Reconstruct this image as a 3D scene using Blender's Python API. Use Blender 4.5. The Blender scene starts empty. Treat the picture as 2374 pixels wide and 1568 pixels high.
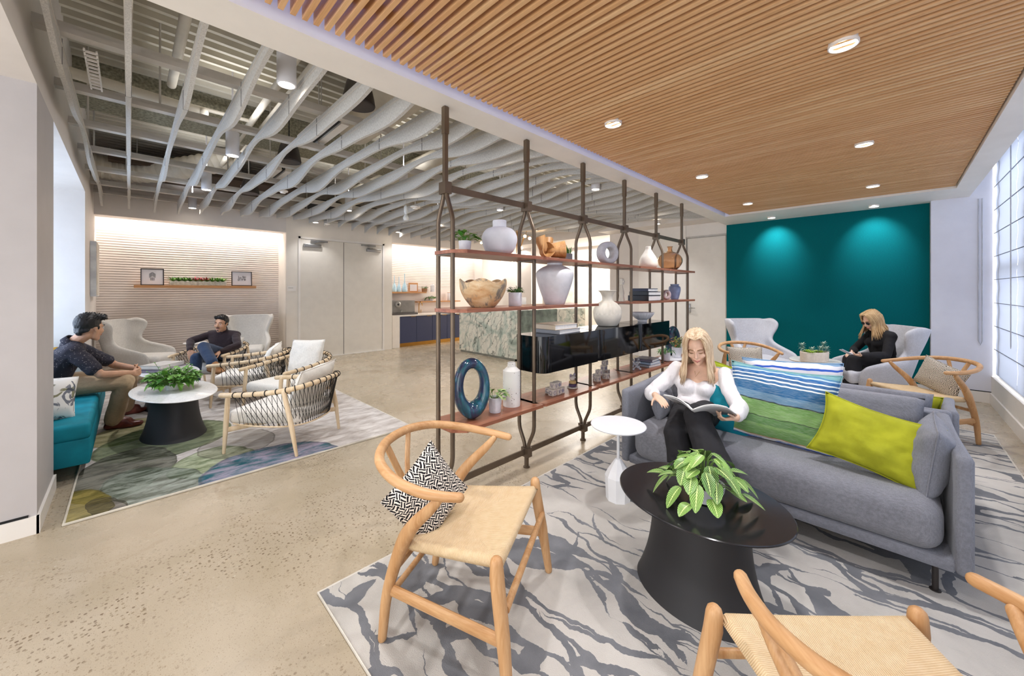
import bpy, bmesh, math, random
from mathutils import Vector as V, Matrix, Euler, noise
PI = math.pi
C = bpy.context.scene.collection
S = math.sqrt(.5)
EYE = 1.37
def ray_pt(px, py):
    a = (px - 1187) / 887; b = (674 - py) / 887
    return V((S + a*S, S - a*S, b))
def on_z(px, py, z):
    r = ray_pt(px, py); t = (z - EYE) / r.z
    return V((r.x*t, r.y*t, z))
def on_y(px, py, y):
    r = ray_pt(px, py); t = y / r.y
    return V((r.x*t, y, EYE + r.z*t))
def on_x(px, py, x):
    r = ray_pt(px, py); t = x / r.x
    return V((x, r.y*t, EYE + r.z*t))
# ---------------------------------------------------------------- objects
def tag(o, label, cat, group=None, kind=None):
    o['label'] = label; o['category'] = cat
    if group: o['group'] = group
    if kind: o['kind'] = kind
    return o
def thing(name, label, cat, loc=(0, 0, 0), rz=0, group=None):
    o = bpy.data.objects.new(name, None); C.objects.link(o)
    o.empty_display_size = .1
    o.location = loc; o.rotation_euler = (0, 0, rz)
    return tag(o, label, cat, group)
def link(name, me, mat, parent=None, smooth=True, ang=35):
    o = bpy.data.objects.new(name, me); C.objects.link(o)
    if mat is not None:
        for m in (mat if isinstance(mat, (list, tuple)) else [mat]): me.materials.append(m)
    if smooth:
        me.shade_smooth()
        if ang < 180: me.set_sharp_from_angle(angle=math.radians(ang))
    if parent: o.parent = parent
    return o
def _sphere():
    t = bmesh.new(); bmesh.ops.create_icosphere(t, subdivisions=2, radius=1); o = [tuple(v.co) for v in t.verts]; t.free(); return o
SPHERE = _sphere()
class MB:
    def __init__(s): s.bm = bmesh.new(); s.uv = s.bm.loops.layers.uv.new('UVMap')
    def box(s, c, d, rot=None, bev=0, seg=2, taper=None):
        r = bmesh.ops.create_cube(s.bm, size=1)
        vs = r['verts']
        for v in vs:
            v.co = V((v.co.x*d[0], v.co.y*d[1], v.co.z*d[2]))
            if taper and v.co.z > 0: v.co.x *= taper; v.co.y *= taper
        if bev:
            es = list({e for v in vs for e in v.link_edges})
            g = bmesh.ops.bevel(s.bm, geom=es, offset=bev, segments=seg, profile=.5, affect='EDGES')
            vs = list({v for f in g['faces'] for v in f.verts} | {v for v in vs if v.is_valid})
        m = Matrix.Translation(V(c))
        if rot is not None:
            m = m @ (rot.to_4x4() if isinstance(rot, Matrix) else Euler(rot).to_matrix().to_4x4())
        for v in vs: v.co = m @ v.co
        return s
    def b2(s, a, b, bev=0, seg=2):
        a, b = V(a), V(b)
        return s.box((a+b)/2, [abs(x) for x in (b-a)], bev=bev, seg=seg)
    def _ring(s, c, u, w, r, n, r2=None):
        r2 = r if r2 is None else r2
        return [s.bm.verts.new(c + u*(math.cos(2*PI*i/n)*r) + w*(math.sin(2*PI*i/n)*r2)) for i in range(n)]
    def _skin(s, rings, closed=False, caps=True):
        n = len(rings[0]); k = len(rings)
        for i in range(k if closed else k-1):
            a, b = rings[i], rings[(i+1) % k]
            for j in range(n): s.bm.faces.new((a[j], a[(j+1) % n], b[(j+1) % n], b[j]))
        if caps and not closed:
            s.bm.faces.new(rings[0][::-1]); s.bm.faces.new(rings[-1])
    def tube(s, pts, r, n=10, closed=False, ry=None, up=None):
        pts = [V(p) for p in pts]; k = len(pts)
        rs = r if isinstance(r, (list, tuple)) else [r]*k
        rys = ry if isinstance(ry, (list, tuple)) else [ry]*k
        tans = []
        for i in range(k):
            a = pts[(i-1) % k] if (closed or i > 0) else pts[i]
            b = pts[(i+1) % k] if (closed or i < k-1) else pts[i]
            tans.append((b-a).normalized())
        t0 = tans[0]
        u = (V(up) if up else (V((0, 0, 1)) if abs(t0.z) < .9 else V((1, 0, 0))))
        u = (u - t0*u.dot(t0)).normalized()
        rings = []
        for i in range(k):
            t = tans[i]
            u = (u - t*u.dot(t)).normalized()
            w = t.cross(u)
            rings.append(s._ring(pts[i], u, w, rs[i], n, rys[i]))
        s._skin(rings, closed)
        return s
    def cyl(s, a, b, r0, r1=None, n=16): return s.tube([a, b], [r0, r0 if r1 is None else r1], n)
    def capsule(s, pts, r, n=10):
        """a tube with rounded ends"""
        pts = [V(p) for p in pts]; rs = list(r) if isinstance(r, (list, tuple)) else [r]*len(pts)
        d0 = (pts[0]-pts[1]).normalized(); d1 = (pts[-1]-pts[-2]).normalized()
        hp = [pts[0]+d0*rs[0]*k for k in (.98, .85, .5)]; hr = [rs[0]*k for k in (.2, .53, .87)]
        tp = [pts[-1]+d1*rs[-1]*k for k in (.5, .85, .98)]; tr = [rs[-1]*k for k in (.87, .53, .2)]
        return s.tube(hp+pts+tp, hr+rs+tr, n)
    def lathe(s, prof, n=32, c=(0, 0, 0), sx=1, sy=1, fn=None, caps=True):
        c = V(c); rings = []
        for (r, z) in prof:
            ring = []
            for i in range(n):
                a = 2*PI*i/n; rr = max(r, 1e-4); zz = z
                if fn: rr, zz = fn(a, rr, z)
                ring.append(s.bm.verts.new(c + V((math.cos(a)*rr*sx, math.sin(a)*rr*sy, zz))))
            rings.append(ring)
        s._skin(rings, False, caps)
        return s
    def ell(s, c, r, rot=None, seg=24, ring=14):
        g = bmesh.ops.create_uvsphere(s.bm, u_segments=seg, v_segments=ring, radius=1)
        m = Matrix.Translation(V(c))
        if rot is not None: m = m @ (rot.to_4x4() if isinstance(rot, Matrix) else Euler(rot).to_matrix().to_4x4())
        r = r if isinstance(r, (list, tuple)) else (r, r, r)
        for v in g['verts']: v.co = m @ V((v.co.x*r[0], v.co.y*r[1], v.co.z*r[2]))
        return s
    def prism(s, poly, z0, z1, m=None):
        a = [s.bm.verts.new(V((p[0], p[1], z0))) for p in poly]
        b = [s.bm.verts.new(V((p[0], p[1], z1))) for p in poly]
        if m is not None:
            for v in a+b: v.co = m @ v.co
        n = len(poly)
        s.bm.faces.new(a[::-1]); s.bm.faces.new(b)
        for i in range(n): s.bm.faces.new((a[i], a[(i+1) % n], b[(i+1) % n], b[i]))
        return s
    def grid(s, fn, nu, nv, cu=False, cv=False, uv=True):
        vs = [[s.bm.verts.new(V(fn(i/(nu if cu else nu-1), j/(nv if cv else nv-1)))) for j in range(nv)] for i in range(nu)]
        for i in range(nu if cu else nu-1):
            for j in range(nv if cv else nv-1):
                i2, j2 = (i+1) % nu, (j+1) % nv
                try: f = s.bm.faces.new((vs[i][j], vs[i2][j], vs[i2][j2], vs[i][j2]))
                except ValueError: continue
                if uv:
                    for l, (a, b) in zip(f.loops, ((i, j), (i+1, j), (i+1, j+1), (i, j+1))):
                        l[s.uv].uv = (a/(nu-1 if not cu else nu), b/(nv-1 if not cv else nv))
        return s
    def hull(s, items, sub=2):
        """convex hull of a few spheres or ellipsoids"""
        t = bmesh.new()
        for (p, r) in items:
            rr = r if isinstance(r, (list, tuple)) else (r, r, r)
            for c in SPHERE: t.verts.new((c[0]*rr[0]+p[0], c[1]*rr[1]+p[1], c[2]*rr[2]+p[2]))
        t.verts.ensure_lookup_table()
        bmesh.ops.convex_hull(t, input=t.verts[:])
        loose = [v for v in t.verts if not v.link_faces]
        if loose: bmesh.ops.delete(t, geom=loose, context='VERTS')
        m = {v: s.bm.verts.new(v.co) for v in t.verts}
        for f in t.faces: s.bm.faces.new([m[v] for v in f.verts])
        t.free()
        return s
    def xf(s, m):
        for v in s.bm.verts: v.co = m @ v.co
        return s
    def mesh(s, name):
        bmesh.ops.recalc_face_normals(s.bm, faces=s.bm.faces)
        me = bpy.data.meshes.new(name); s.bm.to_mesh(me); s.bm.free(); return me
    def build(s, name, mat, parent=None, smooth=True, ang=35):
        return link(name, s.mesh(name), mat, parent, smooth, ang)
def mods(o, sub=0, solid=0, bev=0):
    if solid:
        m = o.modifiers.new('t', 'SOLIDIFY'); m.thickness = solid; m.offset = 0
    if bev:
        m = o.modifiers.new('b', 'BEVEL'); m.width = bev; m.segments = 2
    if sub:
        m = o.modifiers.new('s', 'SUBSURF'); m.levels = sub; m.render_levels = sub
    return o
def bake(o):
    dg = bpy.context.evaluated_depsgraph_get(); dg.update()
    me = bpy.data.meshes.new_from_object(o.evaluated_get(dg))
    old = o.data; o.modifiers.clear(); o.data = me
    bpy.data.meshes.remove(old)
    return o
def struct(o):
    o['kind'] = 'structure'; return o
def copy_tree(o, parent=None):
    c = o.copy(); C.objects.link(c)
    if parent: c.parent = parent
    for ch in [x for x in C.objects if x.parent == o]: copy_tree(ch, c)
    return c
def bez(pts, n=24):
    """Catmull-Rom through pts"""
    P = [V(p) for p in pts]; P = [P[0]*2-P[1]] + P + [P[-1]*2-P[-2]]
    out = []; k = len(P)-3
    for i in range(n):
        t = i/(n-1)*k; j = min(int(t), k-1); f = t-j
        a, b, c, d = P[j:j+4]
        out.append(.5*((2*b) + (c-a)*f + (2*a-5*b+4*c-d)*f*f + (3*b-a-3*c+d)*f**3))
    return out
def lerp(a, b, t): return a+(b-a)*t
# ---------------------------------------------------------------- materials
def lin(h):
    h = h.lstrip('#'); c = [int(h[i:i+2], 16)/255 for i in (0, 2, 4)]
    return tuple(((x+.055)/1.055)**2.4 if x > .04045 else x/12.92 for x in c) + (1,)
class NT:
    def __init__(s, name):
        s.m = bpy.data.materials.new(name); s.m.use_nodes = True
        s.t = s.m.node_tree; s.n = s.t.nodes; s.b = s.n['Principled BSDF']; s.out = s.n['Material Output']
    def new(s, t, **kw):
        n = s.n.new(t)
        for k, v in kw.items():
            if k in n.inputs: n.inputs[k].default_value = v
            else: setattr(n, k, v)
        return n
    def l(s, a, b): s.t.links.new(a, b)
    def coord(s, scale=(1, 1, 1), kind='Object', rot=(0, 0, 0), loc=(0, 0, 0)):
        tc = s.new('ShaderNodeTexCoord'); mp = s.new('ShaderNodeMapping')
        mp.inputs['Scale'].default_value = scale; mp.inputs['Rotation'].default_value = rot; mp.inputs['Location'].default_value = loc
        s.l(tc.outputs[kind], mp.inputs[0]); return mp.outputs[0]
    def noise(s, vec, scale, detail=3, rough=.55, dist=0):
        n = s.new('ShaderNodeTexNoise'); n.inputs['Scale'].default_value = scale; n.inputs['Detail'].default_value = detail
        n.inputs['Roughness'].default_value = rough; n.inputs['Distortion'].default_value = dist
        if vec is not None: s.l(vec, n.inputs['Vector'])
        return n.outputs['Fac']
    def ramp(s, fac, stops, interp='LINEAR'):
        r = s.new('ShaderNodeValToRGB'); r.color_ramp.interpolation = interp
        e = r.color_ramp.elements
        while len(e) < len(stops): e.new(.5)
        for el, (p, c) in zip(e, stops):
            el.position = p; el.color = lin(c) if isinstance(c, str) else (c, c, c, 1)
        s.l(fac, r.inputs[0]); return r.outputs[0]
    def mix(s, fac, a, b, mode='MIX'):
        n = s.new('ShaderNodeMix', data_type='RGBA', blend_type=mode)
        for k, v in ((0, fac), (6, a), (7, b)):
            if hasattr(v, 'links'): s.l(v, n.inputs[k])
            elif isinstance(v, str): n.inputs[k].default_value = lin(v)
            else: n.inputs[k].default_value = v
        return n.outputs[2]
    def math(s, op, a, b=0., c=None):
        n = s.new('ShaderNodeMath', operation=op)
        for k, v in enumerate((a, b) if c is None else (a, b, c)):
            if hasattr(v, 'links'): s.l(v, n.inputs[k])
            else: n.inputs[k].default_value = v
        return n.outputs[0]
    def sep(s, vec):
        n = s.new('ShaderNodeSeparateXYZ'); s.l(vec, n.inputs[0]); return n.outputs
    def comb(s, x, y, z=0.):
        n = s.new('ShaderNodeCombineXYZ')
        for k, v in enumerate((x, y, z)):
            if hasattr(v, 'links'): s.l(v, n.inputs[k])
            else: n.inputs[k].default_value = v
        return n.outputs[0]
    def bump(s, h, strength=.3, dist=.01):
        n = s.new('ShaderNodeBump'); n.inputs['Strength'].default_value = strength; n.inputs['Distance'].default_value = dist
        s.l(h, n.inputs['Height']); s.l(n.outputs[0], s.b.inputs['Normal']); return s
    def col(s, c):
        if hasattr(c, 'links'): s.l(c, s.b.inputs['Base Color'])
        else: s.b.inputs['Base Color'].default_value = lin(c) if isinstance(c, str) else c
        return s
    def rough(s, r, metal=0, spec=.5):
        if hasattr(r, 'links'): s.l(r, s.b.inputs['Roughness'])
        else: s.b.inputs['Roughness'].default_value = r
        s.b.inputs['Metallic'].default_value = metal
        s.b.inputs['Specular IOR Level'].default_value = spec
        return s
def mix_hex(h, k):
    c = [int(h.lstrip('#')[i:i+2], 16) for i in (0, 2, 4)]
    return '#%02x%02x%02x' % tuple(max(0, min(255, int(x*k))) for x in c)
def plain(name, h, rough=.5, metal=0, var=.08, scale=6, bump=0, bscale=200, spec=.5):
    t = NT(name); v = t.coord()
    t.col(t.ramp(t.noise(v, scale, 4), [(.3, mix_hex(h, 1-var)), (.7, mix_hex(h, 1+var))])).rough(rough, metal, spec)
    if bump: t.bump(t.noise(v, bscale, 3), bump, .003)
    return t.m
def fabric(name, h, var=.1, weave=450, bump=.5, rough=.9):
    t = NT(name); v = t.coord()
    a = t.noise(t.coord((weave, weave*.12, weave)), 1, 2); b = t.noise(t.coord((weave*.12, weave, weave*.15)), 1, 2)
    w = t.math('ADD', t.math('MULTIPLY', a, .5), t.math('MULTIPLY', b, .5))
    c = t.ramp(w, [(.36, mix_hex(h, 1-var*1.6)), (.64, mix_hex(h, 1+var*1.2))])
    c = t.mix(.35, c, t.ramp(t.noise(v, 5, 3), [(.3, mix_hex(h, 1-var)), (.7, mix_hex(h, 1+var))]))
    t.col(c).rough(rough, 0, .2); t.bump(w, bump, .002)
    t.b.inputs['Sheen Weight'].default_value = .15
    return t.m
def wood(name, light, dark, scale=1., rough=.45, axis=2, contrast=(.35, .65)):
    t = NT(name); sc = [30*scale]*3; sc[axis] = 2.2*scale
    v = t.coord(tuple(sc))
    n1 = t.noise(v, 1, 5, .6, .6); n2 = t.noise(t.coord(tuple(x*6 for x in sc)), 1, 2)
    f = t.math('ADD', t.math('MULTIPLY', n1, .75), t.math('MULTIPLY', n2, .25))
    t.col(t.ramp(f, [(contrast[0], dark), (contrast[1], light)])).rough(rough, 0, .4); t.bump(f, .08, .002)
    return t.m
def emit(name, h, strength):
    t = NT(name); t.col(h).rough(.5)
    t.b.inputs['Emission Color'].default_value = lin(h); t.b.inputs['Emission Strength'].default_value = strength
    return t.m
# ================================================================ room materials
def m_floor():
    t = NT('polished_concrete'); v = t.coord()
    base = t.ramp(t.noise(v, .9, 6, .6, .4), [(.3, '#a09278'), (.5, '#b1a38d'), (.72, '#beb29d')])
    base = t.mix(t.ramp(t.noise(v, 260, 2), [(.45, 0), (.62, .28)]), base, '#93856f')
    # exposed aggregate in drifting patches
    vo = t.new('ShaderNodeTexVoronoi', feature='F1'); vo.inputs['Scale'].default_value = 62; vo.inputs['Randomness'].default_value = 1
    t.l(v, vo.inputs['Vector'])
    dot = t.math('LESS_THAN', vo.outputs['Distance'], .34)
    pick = t.math('GREATER_THAN', t.sep(vo.outputs['Color'])[0], .42)
    patch = t.ramp(t.noise(t.coord(loc=(3.1, 1.7, 0)), 1.35, 4, .65), [(.44, 0), (.58, .95)])
    m1 = t.math('MULTIPLY', t.math('MULTIPLY', dot, pick), patch)
    peb = t.mix(t.sep(vo.outputs['Color'])[1], '#6d5b47', '#95876f')
    c = t.mix(m1, base, peb)
    vo2 = t.new('ShaderNodeTexVoronoi', feature='F1'); vo2.inputs['Scale'].default_value = 150; t.l(v, vo2.inputs['Vector'])
    m2 = t.math('MULTIPLY', t.math('LESS_THAN', vo2.outputs['Distance'], .3), t.math('GREATER_THAN', t.sep(vo2.outputs['Color'])[0], .7))
    c = t.mix(t.math('MULTIPLY', m2, .5), c, '#7a6951')
    # filled cracks
    vv = t.new('ShaderNodeVectorMath', operation='ADD'); t.l(t.coord((.55, .55, .55), loc=(.32, .1, 0)), vv.inputs[0])
    n = t.new('ShaderNodeTexNoise'); n.inputs['Scale'].default_value = 2.6; n.inputs['Detail'].default_value = 4; t.l(v, n.inputs['Vector'])
    sc = t.new('ShaderNodeVectorMath', operation='SCALE'); sc.inputs['Scale'].default_value = .34; t.l(n.outputs['Color'], sc.inputs[0])
    t.l(sc.outputs[0], vv.inputs[1])
    ve = t.new('ShaderNodeTexVoronoi', feature='DISTANCE_TO_EDGE'); ve.inputs['Scale'].default_value = 1; t.l(vv.outputs[0], ve.inputs['Vector'])
    cr = t.ramp(ve.outputs['Distance'], [(.006, .55), (.014, 0)])
    c = t.mix(t.math('MULTIPLY', cr, t.ramp(t.noise(v, .8, 2), [(.42, 0), (.55, 1)])), c, '#93826a')
    t.col(c).rough(t.ramp(t.noise(v, 3, 4), [(.3, .2), (.7, .34)]), 0, .5)
    return t.m
def m_slats():
    t = NT('slat_oak'); g = t.new('ShaderNodeNewGeometry')
    r = t.ramp(g.outputs['Random Per Island'], [(0, '#cf9c6a'), (.35, '#dcae7c'), (.7, '#d5a472'), (1, '#e6c090')])
    f = t.noise(t.coord((40, 2, 40)), 1, 4, .6, .5)
    c = t.mix(.35, r, t.ramp(f, [(.35, '#bb8a58'), (.65, '#ebc698')]))
    t.col(c).rough(.5, 0, .35); return t.m
def m_felt():
    t = NT('grey_felt'); v = t.coord()
    f = t.noise(t.coord((160, 160, 60)), 1, 3)
    t.col(t.ramp(f, [(.35, '#b3b1ad'), (.65, '#d0cec9')])).rough(.95, 0, .1); t.bump(f, .4, .003); return t.m
def m_ridge(name, h):
    t = NT(name); v = t.coord()
    t.col(t.ramp(t.noise(v, 3, 3), [(.3, mix_hex(h, .97)), (.7, mix_hex(h, 1.03))])).rough(.7, 0, .3); return t.m
def m_teal():
    t = NT('teal_wallcovering'); v = t.coord((900, 60, 400))
    f = t.noise(v, 1, 2); t.col(t.ramp(f, [(.3, '#005a5e'), (.7, '#00696e')])).rough(.85, 0, .1); t.bump(f, .15, .002); return t.m
def m_marble():
    t = NT('green_marble'); v = t.coord((1, 1, 1), rot=(.7, .15, .3))
    n = t.noise(v, 1.1, 4, .55, 2.5)
    c = t.ramp(n, [(.32, '#8b988c'), (.42, '#bcc4b6'), (.52, '#dedaca'), (.62, '#d5d2c2'), (.72, '#a3ada1')])
    for sc, loc, th, col, op in ((1.5, 0, .10, '#5c665d', .8), (2.6, 4., .07, '#454a45', .75), (1.1, 9., .2, '#93a094', .7)):
        w = t.new('ShaderNodeTexWave', wave_type='BANDS', bands_direction='DIAGONAL'); w.inputs['Scale'].default_value = sc; w.inputs['Distortion'].default_value = 13
        w.inputs['Detail'].default_value = 4; w.inputs['Detail Scale'].default_value = .9; w.inputs['Detail Roughness'].default_value = .6
        t.l(t.coord((1, 1, 1), rot=(.7, .15+loc*.1, .3), loc=(loc, loc*.3, 0)), w.inputs['Vector'])
        m = t.math('MULTIPLY', t.ramp(w.outputs['Fac'], [(0, 1), (th, 0)]), t.ramp(t.noise(t.coord(loc=(loc+2, 1, 0)), 2.2, 3), [(.4, .1), (.6, op)]))
        c = t.mix(m, c, col)
    t.col(c).rough(.2); return t.m
W_WHITE = plain('white_paint', '#e9e4dc', .6, var=.012)
W_WARM = plain('warm_white_paint', '#ded8d2', .6, var=.012)
W_COOL = plain('cool_white_paint', '#dfe0ea', .6, var=.012)
W_TRIM = plain('satin_trim', '#ebe6df', .4, var=.01)
W_DECK = plain('painted_deck', '#c6c0b0', .7, var=.06, scale=3)
W_PIPE = plain('painted_pipe', '#d6cebe', .6, var=.04)
W_CHAN = plain('painted_channel', '#c9c4bc', .5, var=.03)
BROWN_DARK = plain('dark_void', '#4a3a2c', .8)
FIREPROOF = plain('sprayed_fireproofing', '#8d8875', .95, var=.25, scale=40, bump=1, bscale=60)
BLACK_SAT = plain('black_satin', '#1b1a1a', .4)
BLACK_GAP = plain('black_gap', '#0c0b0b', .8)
STEEL = plain('brushed_steel', '#a9a8a6', .35, metal=1, var=.03)
BRASS = plain('brass', '#b98a45', .3, metal=1, var=.04)
FELT = m_felt(); SLAT = m_slats()
LED_WARM = emit('warm_led', '#fff1e2', 3)
LED_COOL = emit('cool_led', '#8aa2ff', .8)
LAMP = emit('lamp_disc', '#fff0dc', 14)
ROOM_X0, ROOM_Y0 = -2.2, -2.4
def S_box(name, a, b, mat, bev=0): return struct(MB().b2(a, b, bev).build(name, mat, smooth=False))
# ---------------------------------------------------------------- shell
S_box('floor', (-3, -3, -.1), (10, 9.6, 0), m_floor())
# beam over the divider
S_box('ceiling_beam', (-.37, 1.90, 2.54), (7.55, 2.13, 3.75), W_WHITE)
# bulkhead, pier and alcove on the bench side
S_box('ceiling_bulkhead', (-3, -1.5, 2.54), (-.37, 8.34, 3.75), W_WARM)
S_box('pillar_1', (-3, 3.43, 0), (-.37, 4.1, 2.54), plain('pier_paint_shaded', '#bdb8b7', .6, var=.012))  # white wall paint darkened here to offset too much fill light
MBb = MB().b2((-3, 3.415, 0), (-.36, 3.43, .1)).b2((-.37, 3.415, 0), (-.357, 4.1, .1))
struct(MBb.build('baseboard_pier', W_TRIM, smooth=False))
S_box('trim_pier_gap', (-3, 3.424, .1), (-.40, 3.43, .112), BLACK_GAP)
S_box('wall_alcove_end', (-3, 6.75, 0), (-.37, 9.3, 2.54), W_WARM)
w = MB().b2((-1.5, 4.1, 0), (-1.42, 6.75, .5)).b2((-1.5, 4.1, 2.3), (-1.42, 6.75, 2.54)).b2((-1.5, 4.1, .5), (-1.42, 4.5, 2.3)).b2((-1.5, 6.6, .5), (-1.42, 6.75, 2.3))
struct(w.build('wall_alcove_back', W_COOL, smooth=False))
wf = MB()
for y in (4.5, 5.53, 6.55): wf.b2((-1.5, y, .5), (-1.4, y+.05, 2.3))
wf.b2((-1.5, 4.5, .5), (-1.4, 6.6, .55)).b2((-1.5, 4.5, 2.25), (-1.4, 6.6, 2.3))
struct(wf.build('window_2', W_TRIM, smooth=False))
tg = NT('window_daylight'); tg.col('#ffffff'); tg.b.inputs['Emission Color'].default_value = lin('#cfe2ff'); tg.b.inputs['Emission Strength'].default_value = 2.4
S_box('window_pane_2', (-1.48, 4.5, .5), (-1.47, 6.6, 2.3), tg.m)
# soffit + ridged wall niche
S_box('ceiling_soffit_1', (-.37, 8.34, 2.50), (2.15, 8.62, 3.75), W_WARM)
S_box('ceiling_slot_1', (-.37, 8.62, 2.72), (2.15, 9.0, 3.75), W_WARM)
def ridged(name, x0, x1, z0, z1, y, pitch, amp, mat, nx=70, wob=.25):
    rows = int((z1-z0)/pitch*6)
    def f(u, v):
        x = lerp(x0, x1, u); z = lerp(z0, z1, v)
        ph = 2*PI*z/pitch + wob*2*PI*noise.noise(V((x*.8, z*.35, 3.3)))
        return (x, y - amp*(math.sin(ph)*.5+.5)**.7, z)
    mb = MB().grid(f, nx, rows, uv=False)
    mb.b2((x0, y+.001, z0), (x1, y+.1, z1))
    return struct(mb.build(name, mat, ang=180))
ridged('wall_ridged', -.37, 2.15, 0, 2.72, 8.88, .040, .006, m_ridge('ridged_plaster', '#e4dad2'))
S_box('trim_cove_led_1', (-.3, 8.625, 2.60), (2.1, 8.64, 2.63), LED_WARM)
# wall with the double doors
wd = MB().b2((2.15, 8.36, 0), (4.36, 9.3, 3.75)).b2((2.15, 8.34, 0), (2.36, 8.37, 3.75)).b2((4.16, 8.34, 0), (4.36, 8.37, 3.75)).b2((2.36, 8.34, 2.445), (4.16, 8.37, 3.75))
struct(wd.build('wall_doors', plain('door_wall_paint', '#e8e1d6', .6, var=.012), smooth=False))
fr = MB().b2((2.36, 8.325, 0), (2.40, 8.37, 2.445)).b2((4.12, 8.325, 0), (4.16, 8.37, 2.445)).b2((2.36, 8.325, 2.405), (4.16, 8.37, 2.445))
struct(fr.build('trim_1', W_TRIM, smooth=False))
DOOR = plain('door_laminate', '#e3ddd2', .4, var=.015)
def door_leaf(name, x0, x1, hinge):
    o = struct(MB().b2((x0, 8.338, .012), (x1, 8.358, 2.40), .002).build(name, DOOR, smooth=False))
    cx = x0+.05 if hinge < 0 else x1-.05; s = 1 if hinge < 0 else -1
    struct(MB().b2((cx, 8.29, 2.24), (cx+s*.33, 8.338, 2.31), .008).build('door_closer', STEEL, o))
    struct(MB().tube([(cx+s*.2, 8.30, 2.32), (cx+s*.42, 8.27, 2.36), (cx+s*.18, 8.31, 2.375)], .01, 6).b2((cx+s*.13, 8.29, 2.36), (cx+s*.45, 8.32, 2.385)).build('closer_arm', STEEL, o))
    return o
door_leaf('door_1', 2.403, 3.24, -1); door_leaf('door_2', 3.252, 4.117, 1)
S_box('trim_door_gap', (3.24, 8.345, .01), (3.252, 8.36, 2.40), BLACK_GAP)
struct(MB().b2((2.36, 8.30, 0), (4.16, 8.36, .012)).build('trim_threshold', W_TRIM, smooth=False))
# kitchenette recess
S_box('ceiling_soffit_2', (4.36, 8.34, 2.50), (9.3, 8.62, 3.75), W_WARM)
S_box('ceiling_slot_2', (4.36, 8.62, 2.72), (7.6, 9.3, 3.75), W_WARM)
ridged('wall_kitchenette', 4.36, 7.45, 1.42, 2.72, 9.08, .045, .0045, m_ridge('ridged_tile', '#e8dfd8'), 90, .8)
S_box('wall_kitchenette_splash', (4.36, 9.07, 0), (7.45, 9.18, 1.42), plain('splash_paint', '#eadfd7', .4, var=.01))
S_box('trim_cove_led_2', (4.4, 8.625, 2.60), (7.4, 8.64, 2.63), LED_WARM)
S_box('wall_passage', (7.45, 8.7, 0), (9.4, 9.3, 3.75), W_WARM)
# wall behind the reception desk
S_box('wall_reception', (9.2, 4.4, 0), (9.3, 9.0, 3.75), W_WARM)
S_box('pillar_2', (8.3, 7.5, 0), (8.8, 8.05, 3.75), W_WARM)
S_box('wall_reception_panel', (9.17, 4.5, .1), (9.2, 6.6, 2.45), W_WHITE)
S_box('wall_corridor', (7.58, 3.8, 0), (9.3, 4.49, 3.75), W_WARM)
S_box('ceiling_soffit_3', (7.1, 2.13, 2.62), (7.6, 4.49, 3.75), W_WARM)
S_box('ceiling_soffit_4', (7.6, 4.49, 2.62), (9.3, 8.4, 3.75), W_WARM)
# end wall with the teal panel and the white door
ew = MB().b2((7.58, -.9, 0), (7.7, 2.13, 3.75)).b2((7.58, 2.13, 2.38), (7.7, 2.84, 3.75)).b2((7.56, 2.84, 0), (7.7, 3.8, 3.75)).b2((7.62, 2.13, 0), (7.7, 2.84, 2.4))
struct(ew.build('wall_end', W_WHITE, smooth=False))
S_box('wall_teal', (7.55, -.33, .11), (7.585, 2.125, 2.54), m_teal())
S_box('baseboard_end', (7.55, -.33, 0), (7.585, 2.125, .105), W_TRIM)
d3 = struct(MB().b2((7.59, 2.15, .01), (7.62, 2.82, 2.365), .003).build('door_3', DOOR, smooth=False))
struct(MB().b2((7.57, 2.755, .95), (7.59, 2.80, 1.12), .005).tube([(7.575, 2.775, 1.04), (7.54, 2.775, 1.04), (7.535, 2.66, 1.04)], .009, 8).build('door_handle', STEEL, d3))
struct(MB().b2((7.565, 2.83, 0), (7.60, 2.86, 2.40)).b2((7.565, 2.125, 2.37), (7.60, 2.86, 2.40)).build('trim_2', plain('grey_frame', '#b9b5ae', .4), smooth=False))
S_box('wall_window_end', (7.4, -.84, 0), (7.6, -.335, 3.0), W_COOL)
S_box('baseboard_window_end', (7.385, -.83, 0), (7.4, -.335, .13), W_TRIM)
S_box('trim_window_end_gap', (7.394, -.83, .13), (7.4, -.335, .14), BLACK_GAP)
# window wall
S_box('wall_window', (-2, -1.0, 0), (7.4, -.83, .33), W_WHITE)
S_box('baseboard_window', (-2, -.83, 0), (7.385, -.815, .13), W_TRIM)
S_box('wall_window_head', (-2, -1.0, 2.95), (7.4, -.83, 3.1), W_WHITE)
S_box('ceiling_pocket', (-2, -.83, 2.95), (7.4, -.66, 3.05), W_WHITE)
S_box('ceiling_soffit_5', (-2, -.66, 2.54), (7.55, -.5, 2.95), W_WHITE)
S_box('ceiling_soffit_6', (6.68, -.5, 2.54), (7.55, 1.9, 2.95), W_WHITE)
S_box('ceiling_pan', (-2, -.5, 2.86), (6.68, 1.9, 2.95), plain('ceiling_pan_paint', '#d9d7de', .7))
wfr = MB()
for x in (-1.9, -.6, .7, 2.0, 3.3, 4.6, 5.9, 7.2): wfr.b2((x, -.99, .33), (x+.07, -.9, 2.95))
wfr.b2((-2, -.99, .33), (7.4, -.9, .38)).b2((-2, -.99, 2.9), (7.4, -.9, 2.95)).b2((-2, -.99, 1.6), (7.4, -.92, 1.64))
struct(wfr.build('window_1', STEEL, smooth=False))
ts = NT('shade_cloth')
ts.col('#dfe6f4').rough(.9, 0, .1)
tl = ts.new('ShaderNodeBsdfTranslucent'); tl.inputs[0].default_value = lin('#a3abba'); mxs = ts.new('ShaderNodeMixShader'); mxs.inputs[0].default_value = .42
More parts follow.
